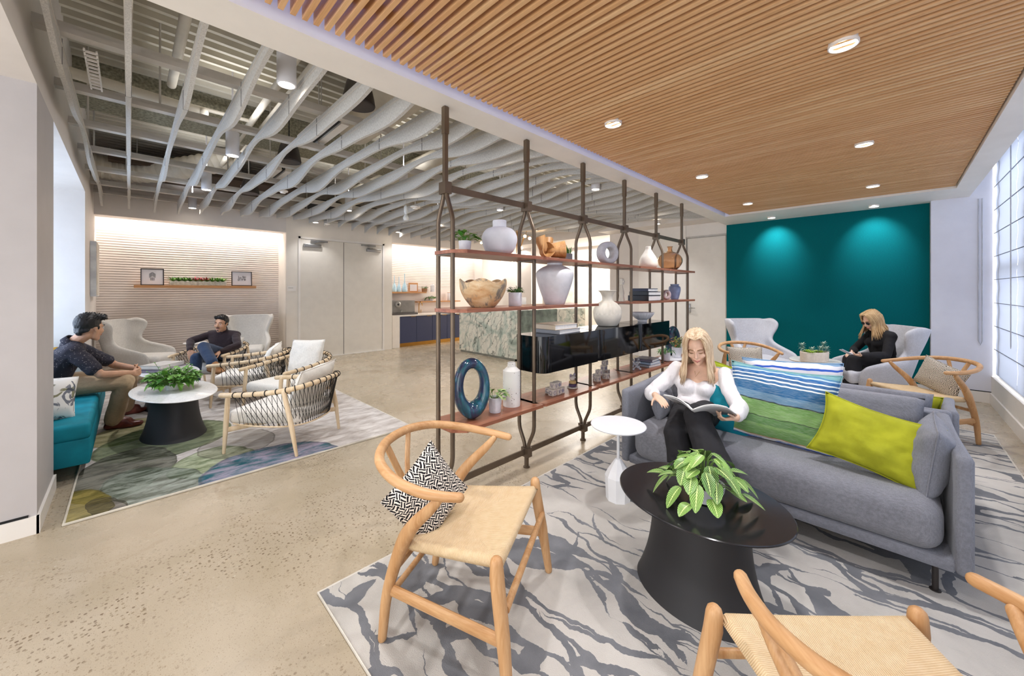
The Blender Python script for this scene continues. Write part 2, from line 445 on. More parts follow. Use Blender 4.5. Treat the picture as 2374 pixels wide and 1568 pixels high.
ts.l(ts.b.outputs[0], mxs.inputs[1]); ts.l(tl.outputs[0], mxs.inputs[2]); ts.l(mxs.outputs[0], ts.out.inputs[0])
BATTEN = plain('shade_batten', '#8d93a0', .6); CORD = plain('bead_cord', '#b9bcc4', .5)
for i, (x0, x1) in enumerate([(6.26, 7.38), (5.18, 6.25), (4.10, 5.17), (3.02, 4.09), (1.94, 3.01), (-2, 1.93)]):
    t = thing('roman_shade', 'sheer white roman shade %s' % ['beside the white end wall by the corner', 'hanging next to the corner shade', 'second along from the corner shade', 'third along from the corner shade', 'fourth along from the corner shade', 'fifth along from the corner shade'][i], 'window shade', (x0, -.865, .36), 0, 'roman shades on the window wall')
    def f(u, v, x0=x0, x1=x1): return ((x1-x0)*u, .006*math.sin(v*2*PI*9+.6)*(.4+.6*v) , 2.58*v)
    MB().grid(f, 8, 110).build('shade_cloth', ts.m, t, ang=180)
    bt = MB()
    for k in range(9): bt.b2((0, .012, .30+.279*k), (x1-x0, .018, .307+.279*k))
    bt.build('batten', BATTEN, t, smooth=False)
    MB().b2((0, -.02, 2.54), (x1-x0, .03, 2.585)).build('head_rail', W_TRIM, t, smooth=False)
    MB().tube([(.06, .03, 2.5), (.06, .03, .45), (.075, .03, .42), (.09, .03, .45), (.09, .03, 2.5)], .003, 5).build('bead_cord', CORD, t)
c = thing('shade_cord', 'long looped shade cord hanging against the white end wall', 'cord', (7.385, -.76, .0))
MB().tube([(0, 0, 2.5), (0, 0, .75), (0, .015, .7), (0, .03, .75), (0, .03, 2.5)], .006, 6).build('loop', CORD, c)
# ---------------------------------------------------------------- slatted ceiling
sl = MB(); nsl = 0
x = .02
while x < 6.66:
    sl.b2((x, -.49, 2.565), (x+.021, 1.845, 2.625)); x += .047; nsl += 1
struct(sl.build('ceiling_slats', SLAT, smooth=False))
rl = MB()
for y in (-.2, .45, 1.1, 1.62): rl.b2((0, y, 2.626), (6.66, y+.05, 2.66))
struct(rl.build('ceiling_slat_rail', BLACK_SAT, smooth=False))
S_box('trim_cove_led_3', (0, 1.80, 2.845), (6.6, 1.83, 2.86), LED_COOL)
def downlight(x, y, z, r, label, group):
    t = thing('recessed_downlight', label, 'ceiling light', (x, y, z), 0, group)
    MB().lathe([(r, .06), (r, 0), (r*.9, -.001), (r*.86, .012), (r*.86, .06)], 32, caps=False).build('trim_ring', W_TRIM, t)
    MB().lathe([(r*.86, .014), (r*.86, .02)], 32).build('lens', LAMP, t)
    return t
row = ['beam', 'window']
for i, xx in enumerate((2.44, 4.22, 5.98)):
    for j, yy in enumerate((1.42, .175)):
        lab = 'round recessed light in the slatted ceiling, %s row, %s toward the teal wall' % (['beam-side', 'window-side'][j], ['first', 'second', 'third'][i])
        if i == 0 and j == 1: lab = 'largest looking round recessed light, window-side row of the slatted ceiling'
        downlight(xx, yy, 2.552, .06, lab, 'downlights in the slatted ceiling')
downlight(7.2, 1.38, 2.520, .055, 'round light in the white soffit above the empty wing chair', 'lights over the teal wall')
downlight(7.22, .2, 2.520, .055, 'round light in the white soffit above the woman with the phone', 'lights over the teal wall')
downlight(6.9, 3.1, 2.600, .05, 'small round light in the soffit by the white door', None)
# ---------------------------------------------------------------- open ceiling: deck, beams, pipes
def deck(u, v): return (0, 0, 0)
pr = []; y = 2.13
while y < 8.6:
    pr += [(y, 3.50), (y+.04, 3.50), (y+.052, 3.58), (y+.128, 3.58)]; y += .14
dk = MB()
a = [dk.bm.verts.new((-.5, p[0], p[1])) for p in pr]; b = [dk.bm.verts.new((9.3, p[0], p[1])) for p in pr]
for i in range(len(pr)-1): dk.bm.faces.new((a[i], a[i+1], b[i+1], b[i]))
dk.b2((-.5, 2.1, 3.61), (9.3, 9, 3.75))
struct(dk.build('ceiling_deck', W_DECK, smooth=False))
S_box('ceiling_steel', (-.37, 5.3, 3.2), (7.5, 5.75, 3.52), FIREPROOF)
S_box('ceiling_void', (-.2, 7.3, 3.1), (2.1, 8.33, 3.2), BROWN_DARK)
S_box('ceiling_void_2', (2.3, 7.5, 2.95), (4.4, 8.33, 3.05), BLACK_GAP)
for i, y in enumerate((2.35, 3.24, 4.12, 4.96, 5.80, 6.70, 7.55, 8.2)):
    m = MB().b2((-.37, y, 2.80), (7.1, y+.07, 2.83)).b2((-.37, y+.012, 2.83), (7.1, y+.03, 2.86)).b2((-.37, y+.045, 2.83), (7.1, y+.058, 2.86))
    struct(m.build('ceiling_channel', W_CHAN, smooth=False))
    r = MB(); rng = random.Random(i)
    for k in range(6):
        xx = -.1 + k*1.2 + rng.uniform(-.3, .3); r.cyl((xx, y+.035, 2.83), (xx, y+.035, 3.53), .007, n=6)
    struct(r.build('ceiling_rod', W_CHAN))
pp = MB().tube([(-.35, 2.28, 3.1), (7.0, 2.28, 3.1)], .05, 14)
struct(pp.build('ceiling_pipe', W_PIPE))
struct(MB().tube([(.28, 2.3, 3.3), (.28, 4.8, 3.3)], .035, 12).tube([(.28, 3.3, 3.3), (.28, 3.3, 3.52)], .02, 8).build('ceiling_pipe', W_PIPE))
struct(MB().tube([(.95, 2.4, 3.25), (.95, 8.2, 3.2)], .032, 12).tube([(1.1, 2.4, 3.3), (1.1, 8.2, 3.28)], .022, 10).tube([(.95, 5, 3.23), (.3, 5, 3.23)], .02, 8).build('ceiling_pipe', W_PIPE))
struct(MB().tube([(-.35, 4.75, 3.15), (.5, 4.75, 3.1)], .045, 12).ell((.5, 4.75, 3.1), .05).build('ceiling_pipe', W_PIPE))
fd = MB()
pts = bez([(-.35, 7.6, 3.05), (.1, 7.55, 3.05), (.6, 7.2, 3.15), (1.1, 7.0, 3.35)], 60)
fd.tube(pts, [.15*(1+.06*math.sin(i*2.1)) for i in range(60)], 18)
struct(fd.build('ceiling_duct', W_PIPE))
struct(MB().tube([(1.75, 2.3, 3.2), (1.75, 4.2, 3.2)], .22, 20).tube([(3.0, 2.3, 3.15), (3.0, 8.2, 3.15)], .16, 20).build('ceiling_duct', W_PIPE))
# flat ceiling junction boxes, slotted bracket
bk = MB().box((-.12, 2.9, 2.98), (.12, .005, .16), (.5, 0, 0))
struct(bk.build('ceiling_access_plate', W_PIPE, smooth=False))
sb = MB()
for k in range(11): sb.box((-.16, 3.32+.055*k, 2.76), (.055, .012, .01))
sb.box((-.185, 3.6, 2.76), (.008, .62, .01)).box((-.135, 3.6, 2.76), (.008, .62, .01))
struct(sb.build('ceiling_slotted_bracket', W_TRIM, smooth=False))
# ---------------------------------------------------------------- wavy felt baffles
ORD = ['first', 'second', 'third', 'fourth', 'fifth', 'sixth', 'seventh', 'eighth', 'ninth', 'tenth', 'eleventh', 'twelfth', 'thirteenth', 'fourteenth', 'fifteenth', 'sixteenth', 'seventeenth', 'eighteenth', 'nineteenth', 'twentieth',
       'twenty-first', 'twenty-second', 'twenty-third', 'twenty-fourth', 'twenty-fifth', 'twenty-sixth', 'twenty-seventh', 'twenty-eighth']
CABLE = plain('hanging_cable', '#6f6d6e', .6)
def wave(k, y):
    a = (y-2.2)
    return 2.668 + .045*math.sin(2*PI*a/2.25 + .38*k + .5) + .017*math.sin(2*PI*a/1.2 - .55*k) + .01*math.sin(k*1.7)
for k in range(27):
    x0 = -.28 + .276*k; y0, y1 = 2.2, 8.06
    t = thing('felt_baffle', 'wavy grey felt ceiling baffle, %s counting from the white pier side' % ORD[k], 'ceiling baffle', (x0, y0, 2.6), 0, 'wavy felt baffles')
    mb = MB(); N = 90
    L = []
    for i in range(N+1):
        y = lerp(y0, y1, i/N); zb = wave(k, y)-2.6
        if i > N-4: zb -= (i-(N-4))*.008
        L.append([mb.bm.verts.new((dx, y-y0, z)) for dx, z in ((-.012, .18), (-.012, zb), (.012, zb), (.012, .18))])
    for i in range(N):
        for j in range(4): mb.bm.faces.new((L[i][j], L[i][(j+1) % 4], L[i+1][(j+1) % 4], L[i+1][j]))
    mb.bm.faces.new(L[0]); mb.bm.faces.new(L[-1][::-1])
    mb.build('felt_panel', FELT, t, smooth=False)
    MB().b2((-.016, 0, .138), (.016, y1-y0, .146)).build('edge_rail', W_CHAN, t, smooth=False)
    for yy in (1.1+.25*math.sin(k*1.3), 3.0+.3*math.sin(k*.9+1), 4.9+.2*math.sin(k*1.1)):
        MB().b2((-.0145, yy, wave(k, yy+y0)-2.6), (.0145, yy+.006, .184)).build('joint_clip', CABLE, t, smooth=False)
# ---------------------------------------------------------------- cylinder pendants
CYL = plain('cylinder_white', '#e4e4ea', .4, var=.01)
for i, xx in enumerate((.72, 2.58, 4.34, 6.15)):
    for j, yy in enumerate((2.785, 4.62, 6.43, 8.02)):
        if i == 3 and j > 1: continue
        t = thing('cylinder_pendant', 'white cylinder ceiling light, %s out from the beam in the %s row from the pier' % (ORD[j], ORD[i]), 'ceiling light', (xx, yy, 2.70), 0, 'white cylinder pendants')
        MB().lathe([(.056, .23), (.056, .004), (.052, 0), (.047, 0), (.047, .01)], 32, caps=False).lathe([(.056, .229), (.02, .23), (.0, .231)], 32, caps=False).build('housing', CYL, t)
        MB().lathe([(.047, .006), (.046, .012)], 28).build('lens', LAMP, t)
        MB().cyl((0, 0, .23), (0, 0, .83), .008, n=8).build('stem', CYL, t)
# speakers, slot diffusers, detectors
SPK = plain('speaker_black', '#2a211c', .55); GRILLE = plain('speaker_grille', '#3a302b', .6)
for (px, py, lab) in ((832, 246, 'black bell-shaped speaker hanging close to the white beam'), (680, 378, 'black bell-shaped speaker hanging mid ceiling between baffles'), (598, 452, 'small looking black speaker near the ridged wall soffit')):
    p = on_z(px, py, 2.78); p.x = -.28+.276*(math.floor((p.x+.28)/.276)+.5)
    t = thing('pendant_speaker', lab, 'speaker', p, 0, 'black ceiling speakers')
    MB().lathe([(.115, 0), (.12, .01), (.112, .06), (.09, .16), (.06, .24), (.03, .27), (.012, .28)], 32).build('bell', SPK, t)
    MB().lathe([(.105, -.002), (.0, -.004)], 28, caps=False).build('grille', GRILLE, t)
    MB().cyl((0, 0, .28), (0, 0, .75), .006, n=6).build('cord', BLACK_SAT, t)
for (px, py, L, lab) in ((745, 318, .9, 'linear slot air diffuser beside the pendant speaker'), (640, 410, .7, 'linear slot air diffuser further down between baffles')):
    p = on_z(px, py, 2.88)
    t = thing('slot_diffuser', lab, 'air vent', p, 0, 'slot diffusers')
    MB().b2((-.09, -L/2, 0), (-.02, L/2, .05)).b2((.02, -L/2, 0), (.09, L/2, .05)).b2((-.09, -L/2, .05), (.09, L/2, .12)).build('frame', W_TRIM, t, smooth=False)
    MB().b2((-.02, -L/2, .02), (-.004, L/2, .04)).b2((.004, -L/2, .02), (.02, L/2, .04)).build('slot', BLACK_SAT, t, smooth=False)
    MB().cyl((0, 0, .12), (0, 0, .68), .006, n=6).build('hanger', W_CHAN, t)
def dome(px, py, z, r, h, label, mat=None):
    p = on_z(px, py, z); t = thing('smoke_detector', label, 'detector', p)
    MB().lathe([(0.001, 0), (r*.5, .004), (r*.55, h*.4), (r*.95, h*.5), (r, h*.75), (r*.7, h), (.001, h)], 28).build('body', W_TRIM, t)
    MB().cyl((0, 0, h), (0, 0, 2.83-z if z < 2.8 else .3), .006, n=6).build('stem', W_CHAN, t)
dome(963, 486, 2.60, .075, .055, 'white smoke detector near the hanging glass pendant')
dome(656, 449, 2.66, .06, .05, 'white dome detector on a stem, over the seating rug')
dome(759, 522, 2.57, .05, .03, 'small white sensor hanging above the double doors')
p = on_z(941, 512, 2.42); t = thing('glass_pendant', 'small clear glass pendant hanging under the felt baffles', 'ceiling light', p)
GLASSW = plain('frosted_glass', '#e3e6e6', .2)
MB().lathe([(.001, 0), (.03, .005), (.045, .04), (.03, .08), (.015, .1), (.03, .13), (.028, .2), (.01, .23)], 20).build('shade', GLASSW, t)
MB().cyl((0, 0, .23), (0, 0, .5), .004, n=6).build('cord', W_CHAN, t)
# ================================================================ furniture materials
OAK = wood('soaped_oak', '#d0a678', '#b08050', .9)
OAKX = wood('soaped_oak_across', '#d0a678', '#b08050', .9, axis=1)
ASH = wood('pale_ash', '#e6d2b4', '#d3b78f', .8)
WALNUT = wood('walnut_board', '#a86e52', '#7a4632', .9, .35, axis=0)
SHELF_OAK = wood('oak_board', '#cf9a68', '#b07a4a', .6, .4, axis=0)
def m_cord():
    t = NT('paper_cord'); v = t.coord(); x, y, z = t.sep(v)
    ax = t.math('ABSOLUTE', x); ay = t.math('ABSOLUTE', y)
    side = t.math('GREATER_THAN', t.math('MULTIPLY', ax, .82), ay)
    k = 2*PI/.0052
    s1 = t.math('SINE', t.math('MULTIPLY', y, k)); s2 = t.math('SINE', t.math('MULTIPLY', x, k))
    n = t.new('ShaderNodeMix', data_type='FLOAT'); t.l(side, n.inputs[0]); t.l(s2, n.inputs[2]); t.l(s1, n.inputs[3])
    c = t.ramp(n.outputs[0], [(0, '#c6a67c'), (.5, '#dec59e')])
    c = t.mix(.3, c, t.ramp(t.noise(v, 30, 3), [(.3, '#d9bd92'), (.7, '#f2deba')]))
    t.col(c).rough(.75, 0, .25); t.bump(n.outputs[0], .5, .003); return t.m
CORDSEAT = m_cord()
def m_dash(name='dash_weave', cell=.02, dark='#1f1d20', light='#e9e0d2', rot=.6):
    t = NT(name); v = t.coord(); x, y, z = t.sep(v)
    nz = t.noise(v, 18, 2); n2 = t.noise(t.coord(loc=(4, 4, 4)), 18, 2)
    xx = t.math('ADD', x, t.math('MULTIPLY', nz, .028)); zz = t.math('ADD', z, t.math('MULTIPLY', n2, .028))
    ca, sa = math.cos(rot), math.sin(rot)
    u = t.math('DIVIDE', t.math('ADD', t.math('MULTIPLY', xx, ca), t.math('MULTIPLY', zz, sa)), cell)
    w = t.math('DIVIDE', t.math('SUBTRACT', t.math('MULTIPLY', zz, ca), t.math('MULTIPLY', xx, sa)), cell)
    par = t.math('PINGPONG', t.math('ADD', t.math('FLOOR', u), t.math('FLOOR', w)), 1.)
    fu = t.math('ABSOLUTE', t.math('SUBTRACT', t.math('FRACT', u), .5)); fw = t.math('ABSOLUTE', t.math('SUBTRACT', t.math('FRACT', w), .5))
    fu2 = t.math('ABSOLUTE', t.math('SUBTRACT', fu, .27)); fw2 = t.math('ABSOLUTE', t.math('SUBTRACT', fw, .27))
    n = t.new('ShaderNodeMix', data_type='FLOAT'); t.l(par, n.inputs[0]); t.l(fu2, n.inputs[2]); t.l(fw2, n.inputs[3])
    m = t.math('LESS_THAN', n.outputs[0], .135)
    t.col(t.mix(m, light, dark)).rough(.9, 0, .15); t.bump(t.noise(v, 500, 2), .3, .002); return t.m
DASH = m_dash()
DASH_FINE = m_dash('speckle_weave', .0135, '#2b2622', '#e8dfcf', .2)
def m_stripes():
    t = NT('striped_weave'); v = t.coord(); x, y, z = t.sep(v)
    wob = t.math('MULTIPLY', t.math('SUBTRACT', t.noise(t.coord((7, 7, 3)), 1, 2), .5), .035)
    f = t.math('ADD', t.math('DIVIDE', t.math('ADD', z, wob), .47), .5)
    st = [(0, '#e8e6e4'), (.03, '#3d66b8'), (.05, '#ecebe8'), (.075, '#c9794a'), (.085, '#6f9a55'), (.2, '#7fa860'), (.235, '#5e8a4c'), (.33, '#20301f'), (.338, '#7aa35c'),
          (.45, '#6d9850'), (.53, '#1c2a35'), (.545, '#5f86a3'), (.64, '#1f5e8c'), (.755, '#e3ece9'), (.772, '#1f5f94'), (.80, '#dfe9e8'), (.818, '#1d5b92'), (.85, '#e1eaea'), (.865, '#2163a0'), (.905, '#b9d0e0'), (.92, '#3d7fa8'), (.94, '#6fa3a8')]
    half = len(st)//2
    c = t.ramp(f, st[:half+1], 'CONSTANT')
    c2 = t.ramp(f, st[half:], 'CONSTANT')
    c = t.mix(t.math('GREATER_THAN', f, st[half][0]), c, c2)
    th = t.noise(t.coord((30, 30, 600)), 1, 2)
    c = t.mix(t.ramp(th, [(.42, 0), (.66, .18)]), c, '#eef0e6')
    t.col(c).rough(.9, 0, .15); t.bump(th, .4, .002); return t.m
def m_stripes_b():
    t = NT('white_blue_stripes'); v = t.coord(); x, y, z = t.sep(v)
    wob = t.math('MULTIPLY', t.math('SUBTRACT', t.noise(t.coord((7, 7, 3)), 1, 2), .5), .03)
    f = t.math('ADD', t.math('DIVIDE', t.math('ADD', z, wob), .42), .5)
    c = t.ramp(f, [(0, '#6f9a7a'), (.55, '#e9eaee'), (.64, '#3c62c4'), (.68, '#eceaf0'), (.76, '#8fa5dc'), (.80, '#eeecf0'), (.87, '#3f66c8'), (.90, '#eeedf1'), (.96, '#88a9c8')], 'CONSTANT')
    t.col(c).rough(.9, 0, .15); return t.m
STRIPE = m_stripes(); STRIPE_B = m_stripes_b()
GREY_FAB = fabric('grey_upholstery', '#82838a', .1); GREY_FAB2 = fabric('grey_upholstery_smooth', '#7c7e86', .09)
SEAM = fabric('dark_piping', '#55585f', .05)
LIME = plain('lime_velvet', '#a2a426', .75, var=.07, scale=9, bump=.2, bscale=300, spec=.2)
OLIVE = plain('green_velvet', '#94a023', .75, var=.08, scale=9, spec=.2)
TEALF = plain('teal_velvet', '#0f8294', .7, var=.12, scale=5, bump=.15, bscale=300, spec=.25)
CREAM_FAB = fabric('cream_boucle', '#dedad2', .05, 300); PALE_FAB = fabric('pale_wing_wool', '#cfccc6', .06, 300); PALE_FAB2 = fabric('silver_wing_wool', '#c9cad0', .06, 300)
LINEN = fabric('white_linen', '#e6e1d8', .05, 350)
ROPE = plain('black_rope', '#2a2724', .8); LEG_DARK = plain('dark_leg', '#2a2523', .5)
TABLE_BLK = plain('black_table_base', '#242325', .55, var=.05); TABLE_TOP_BLK = plain('black_glass_top', '#232224', .16, var=.03)
def m_whitemarble():
    t = NT('white_marble'); v = t.coord()
    c = t.mix(t.ramp(t.noise(v, 7, 8, .65, 2.5), [(.47, 0), (.5, .35), (.53, 0)]), '#f0eeea', '#a9a6a0')
    t.col(c).rough(.18); return t.m
WMARBLE = m_whitemarble(); WHITE_LAQ = plain('white_lacquer', '#eff0f2', .3, var=.01)
def m_floral():
    t = NT('painted_floral'); v = t.coord()
    a = t.ramp(t.noise(v, 11, 2, .5, 1.2), [(.56, 0), (.6, 1)]); b = t.ramp(t.noise(t.coord(loc=(5, 2, 8)), 13, 2, .5, 1), [(.6, 0), (.63, 1)])
    c = t.mix(t.math('MULTIPLY', a, .9), '#efece6', t.ramp(t.noise(v, 4, 1), [(.45, '#4c5f86'), (.55, '#7d7a52')]))
    c = t.mix(t.math('MULTIPLY', b, .8), c, '#35405a'); t.col(c).rough(.9, 0, .2); return t.m
# ---------------------------------------------------------------- rugs
def ell_mask(t, xy, c, a, b, soft=.015):
    det = a[0]*b[1]-a[1]*b[0]
    x, y = xy
    dx = t.math('SUBTRACT', x, c[0]); dy = t.math('SUBTRACT', y, c[1])
    u = t.math('ADD', t.math('MULTIPLY', dx, b[1]/det), t.math('MULTIPLY', dy, -b[0]/det))
    w = t.math('ADD', t.math('MULTIPLY', dx, -a[1]/det), t.math('MULTIPLY', dy, a[0]/det))
    r = t.math('SQRT', t.math('ADD', t.math('MULTIPLY', u, u), t.math('MULTIPLY', w, w)))
    return r
def m_rug_pebble(ox, oy):
    t = NT('pebble_rug'); v = t.coord(); x, y, z = t.sep(v)
    n1 = t.math('MULTIPLY', t.math('SUBTRACT', t.noise(v, 2.5, 3), .5), .16); n2 = t.math('MULTIPLY', t.math('SUBTRACT', t.noise(t.coord(loc=(7, 3, 1)), 2.5, 3), .5), .16)
    xy = (t.math('ADD', x, n1), t.math('ADD', y, n2))
    c = t.ramp(t.noise(t.coord((2, 5, 1)), 2.2, 6, .65, .4), [(.33, '#a59b93'), (.5, '#c4bdb8'), (.66, '#dcd7d2')])
    wash = t.noise(t.coord((1.5, 4, 1)), 3, 6, .7, .6)
    Z = 2.7605
    def P(px, py): q = on_z(100+px/Z, 700+py/Z, .01); return (q.x-ox, q.y-oy)
    for (cc, aa, bb, c0, c1, op) in [
        ((540, 830), (740, 770), (560, 760), '#8f8a4e', '#d2c894', .8), ((790, 880), (1190, 800), (770, 1000), '#4f6138', '#8d9a74', .85), ((520, 1085), (835, 960), (585, 1225), '#3f4236', '#85867a', .88),
        ((1085, 1020), (1345, 950), (1130, 1105), '#5d7442', '#b3bd9c', .85), ((760, 1185), (1125, 1150), (870, 1330), '#505a4c', '#a0aba2', .85), ((1245, 905), (1475, 845), (1290, 985), '#5f5a4e', '#8b8578', .45),
        ((1490, 1030), (1895, 935), (1560, 1150), '#1f5f70', '#9c93ab', .9), ((220, 1330), (420, 1235), (300, 1440), '#6b6428', '#a99a4c', .85), ((400, 1330), (520, 1290), (470, 1400), '#38352c', '#5d5744', .7)]:
        C0, A, B = P(*cc), P(*aa), P(*bb)
        r = ell_mask(t, xy, C0, (A[0]-C0[0], A[1]-C0[1]), (B[0]-C0[0], B[1]-C0[1]))
        m = t.math('MULTIPLY', t.ramp(r, [(.985, 1), (1., 0)]), op)
        rim = t.math('MULTIPLY', t.ramp(r, [(.93, 0), (.965, .45), (1., 0)]), 1.)
        c = t.mix(m, c, t.mix(1, t.ramp(wash, [(.40, c0), (.60, c1)]), '#f4f2ee', 'MULTIPLY'))
        c = t.mix(rim, c, '#4a4640')
    t.col(c).rough(.95, 0, .1); t.bump(t.noise(v, 300, 2), .5, .004); return t.m
def m_rug_branch():
    t = NT('branch_rug'); v = t.coord()
    base = t.ramp(t.noise(v, 2.2, 5, .6, .5), [(.3, '#aca8a1'), (.55, '#c4bfb7'), (.75, '#cec9c1')])
    warp = t.new('ShaderNodeTexNoise'); warp.inputs['Scale'].default_value = 3.2; warp.inputs['Detail'].default_value = 3; t.l(v, warp.inputs['Vector'])
    wv = t.new('ShaderNodeVectorMath', operation='SCALE'); wv.inputs['Scale'].default_value = .22; t.l(warp.outputs['Color'], wv.inputs[0])
    fz = t.new('ShaderNodeTexNoise'); fz.inputs['Scale'].default_value = 60; fz.inputs['Detail'].default_value = 2; t.l(v, fz.inputs['Vector'])
    fv = t.new('ShaderNodeVectorMath', operation='SCALE'); fv.inputs['Scale'].default_value = .012; t.l(fz.outputs['Color'], fv.inputs[0])
    acc = None
    for rot, sc, wdt, loc in ((.62, (3.6, 1.0, 1), .11, (0, 0, 0)), (.3, (5.5, 1.3, 1), .085, (3.1, 1.3, 0)), (1.0, (4.4, 1.1, 1), .075, (9.1, 4.7, 0))):
        ad = t.new('ShaderNodeVectorMath', operation='ADD'); t.l(v, ad.inputs[0]); t.l(wv.outputs[0], ad.inputs[1])
        a2 = t.new('ShaderNodeVectorMath', operation='ADD'); t.l(ad.outputs[0], a2.inputs[0]); t.l(fv.outputs[0], a2.inputs[1])
        mp = t.new('ShaderNodeMapping'); mp.inputs['Rotation'].default_value = (0, 0, rot); mp.inputs['Scale'].default_value = sc; mp.inputs['Location'].default_value = loc; t.l(a2.outputs[0], mp.inputs[0])
        vo = t.new('ShaderNodeTexVoronoi', feature='DISTANCE_TO_EDGE'); vo.inputs['Scale'].default_value = 1; t.l(mp.outputs[0], vo.inputs['Vector'])
        wid = t.math('MULTIPLY', t.ramp(t.noise(t.coord(loc=loc), 1.6, 2), [(.44, 0), (.72, 1)]), wdt)
        m = t.math('LESS_THAN', vo.outputs['Distance'], wid)
        acc = m if acc is None else t.math('MAXIMUM', acc, m)
    dk = t.ramp(t.noise(v, 5, 4), [(.3, '#5b5e64'), (.7, '#7d7f83')])
    t.col(t.mix(t.math('MULTIPLY', acc, .93), base, dk)).rough(.95, 0, .1); t.bump(t.noise(v, 400, 2), .6, .005); return t.m
def rug(name, label, x0, y0, x1, y1, mat, edge):
    t = thing(name, label, 'rug', (x0, y0, 0))
    w, h = x1-x0, y1-y0
    MB().b2((0, 0, .001), (w, h, .014), .004).build('pile', mat, t, smooth=False)
    MB().tube([(0, 0, .009), (w, 0, .009), (w, h, .009), (0, h, .009)], .008, 8, closed=True).build('binding', edge, t)
    return t
rug('area_rug', 'rug with overlapping green and grey watercolour pebble shapes under the white tables', -.27, 3.41, 2.0, 8.0, m_rug_pebble(-.27, 3.41), plain('rug_binding', '#cfc8ba', .9))
rug('area_rug', 'pale rug with dark charcoal branch pattern under the grey sofas', .6, -.66, 5.75, 1.83, m_rug_branch(), plain('rug_binding_pale', '#c4beb3', .9))
# ---------------------------------------------------------------- wishbone chairs
def wishbone(label, x, y, th):
    t = thing('wishbone_chair', label, 'chair', (x, y, .012), th-PI/2, 'wishbone chairs')
    for s in (-1, 1):
        MB().capsule([(s*.325, .285, .012), (s*.305, .258, .22), (s*.285, .23, .40), (s*.283, .228, .448)], [.017, .024, .0255, .022], 14).build('front_leg', OAK, t)
        p = bez([(s*.215, -.263, .012), (s*.222, -.235, .2), (s*.232, -.17, .39), (s*.25, -.11, .49), (s*.275, -.02, .585), (s*.285, .02, .632)], 20)
        MB().capsule(p, [lerp(.017, .027, min(1, i/9)) if i < 10 else lerp(.027, .0145, (i-10)/9) for i in range(20)], 14).build('back_leg', OAK, t)
        MB().tube([(s*.222, -.225, .215), (s*.30, .25, .205)], .011, 12, ry=.024, up=(1, 0, 0)).build('side_stretcher', OAKX, t)
    half = [(.285, .095, .646), (.30, .03, .648), (.305, -.06, .655), (.283, -.17, .672), (.215, -.275, .693), (.11, -.333, .706), (0, -.349, .709)]
    full = [(-a, b, c) for a, b, c in half] + [q for q in half[::-1][1:]]
    pts = bez(full, 64)
    MB().capsule(pts, [.0165+.003*math.sin(PI*i/63) for i in range(64)], 14).build('top_rail', OAKX, t)
    MB().tube([(-.285, .262, .30), (.285, .262, .30)], .013, 12).build('front_stretcher', OAK, t)
    MB().tube([(-.22, -.24, .17), (.22, -.24, .17)], .012, 12).tube([(-.228, -.2, .30), (.228, -.2, .30)], .014, 10).build('rear_stretcher', OAK, t)
    y = MB()
    y.tube(bez([(0, -.2, .30), (0, -.25, .42), (0, -.285, .5)], 8), .012, 10, ry=.02, up=(0, 1, 0))
    for s in (-1, 1): y.tube(bez([(0, -.27, .47), (s*.03, -.305, .56), (s*.085, -.335, .70)], 10), [.009]*10, 10, ry=.017, up=(0, 1, 0))
    y.build('back_splat', OAK, t)
    def seat(u, v, top):
        a = u*2-1; b = v
        yy = lerp(-.16, .245, b); hw = lerp(.225, .268, b)
        zz = lerp(.392, .425, b) - .022*(1-a*a)*(math.sin(PI*b)**.8)
        e = min(1-abs(a), b*1.6, (1-b)*1.6); rr = .021
        f = math.sqrt(max(0, 1-(1-min(1, e/.075))**2))
        xx = a*hw
        return (xx, yy, zz + (rr*f if top else -rr*f))
    mb = MB().grid(lambda u, v: seat(u, v, True), 34, 28).grid(lambda u, v: seat(u, v, False), 34, 28)
    bmesh.ops.remove_doubles(mb.bm, verts=mb.bm.verts, dist=.0008)
    mb.build('woven_seat', CORDSEAT, t, ang=180)
    return t
wishbone('oak wishbone chair with a patterned cushion, turned toward the black oval table', 1.008, 1.276, -1.075)
wishbone('oak wishbone chair seen from behind, its arms cut by the frame edge', 1.203, -.001, .768)
wishbone('oak wishbone chair with speckled cushion in front of the empty wing chair', 5.11, 1.183, 3.784)
wishbone('oak wishbone chair with patterned cushion between the window and the sofa', 5.254, -.184, 2.345)
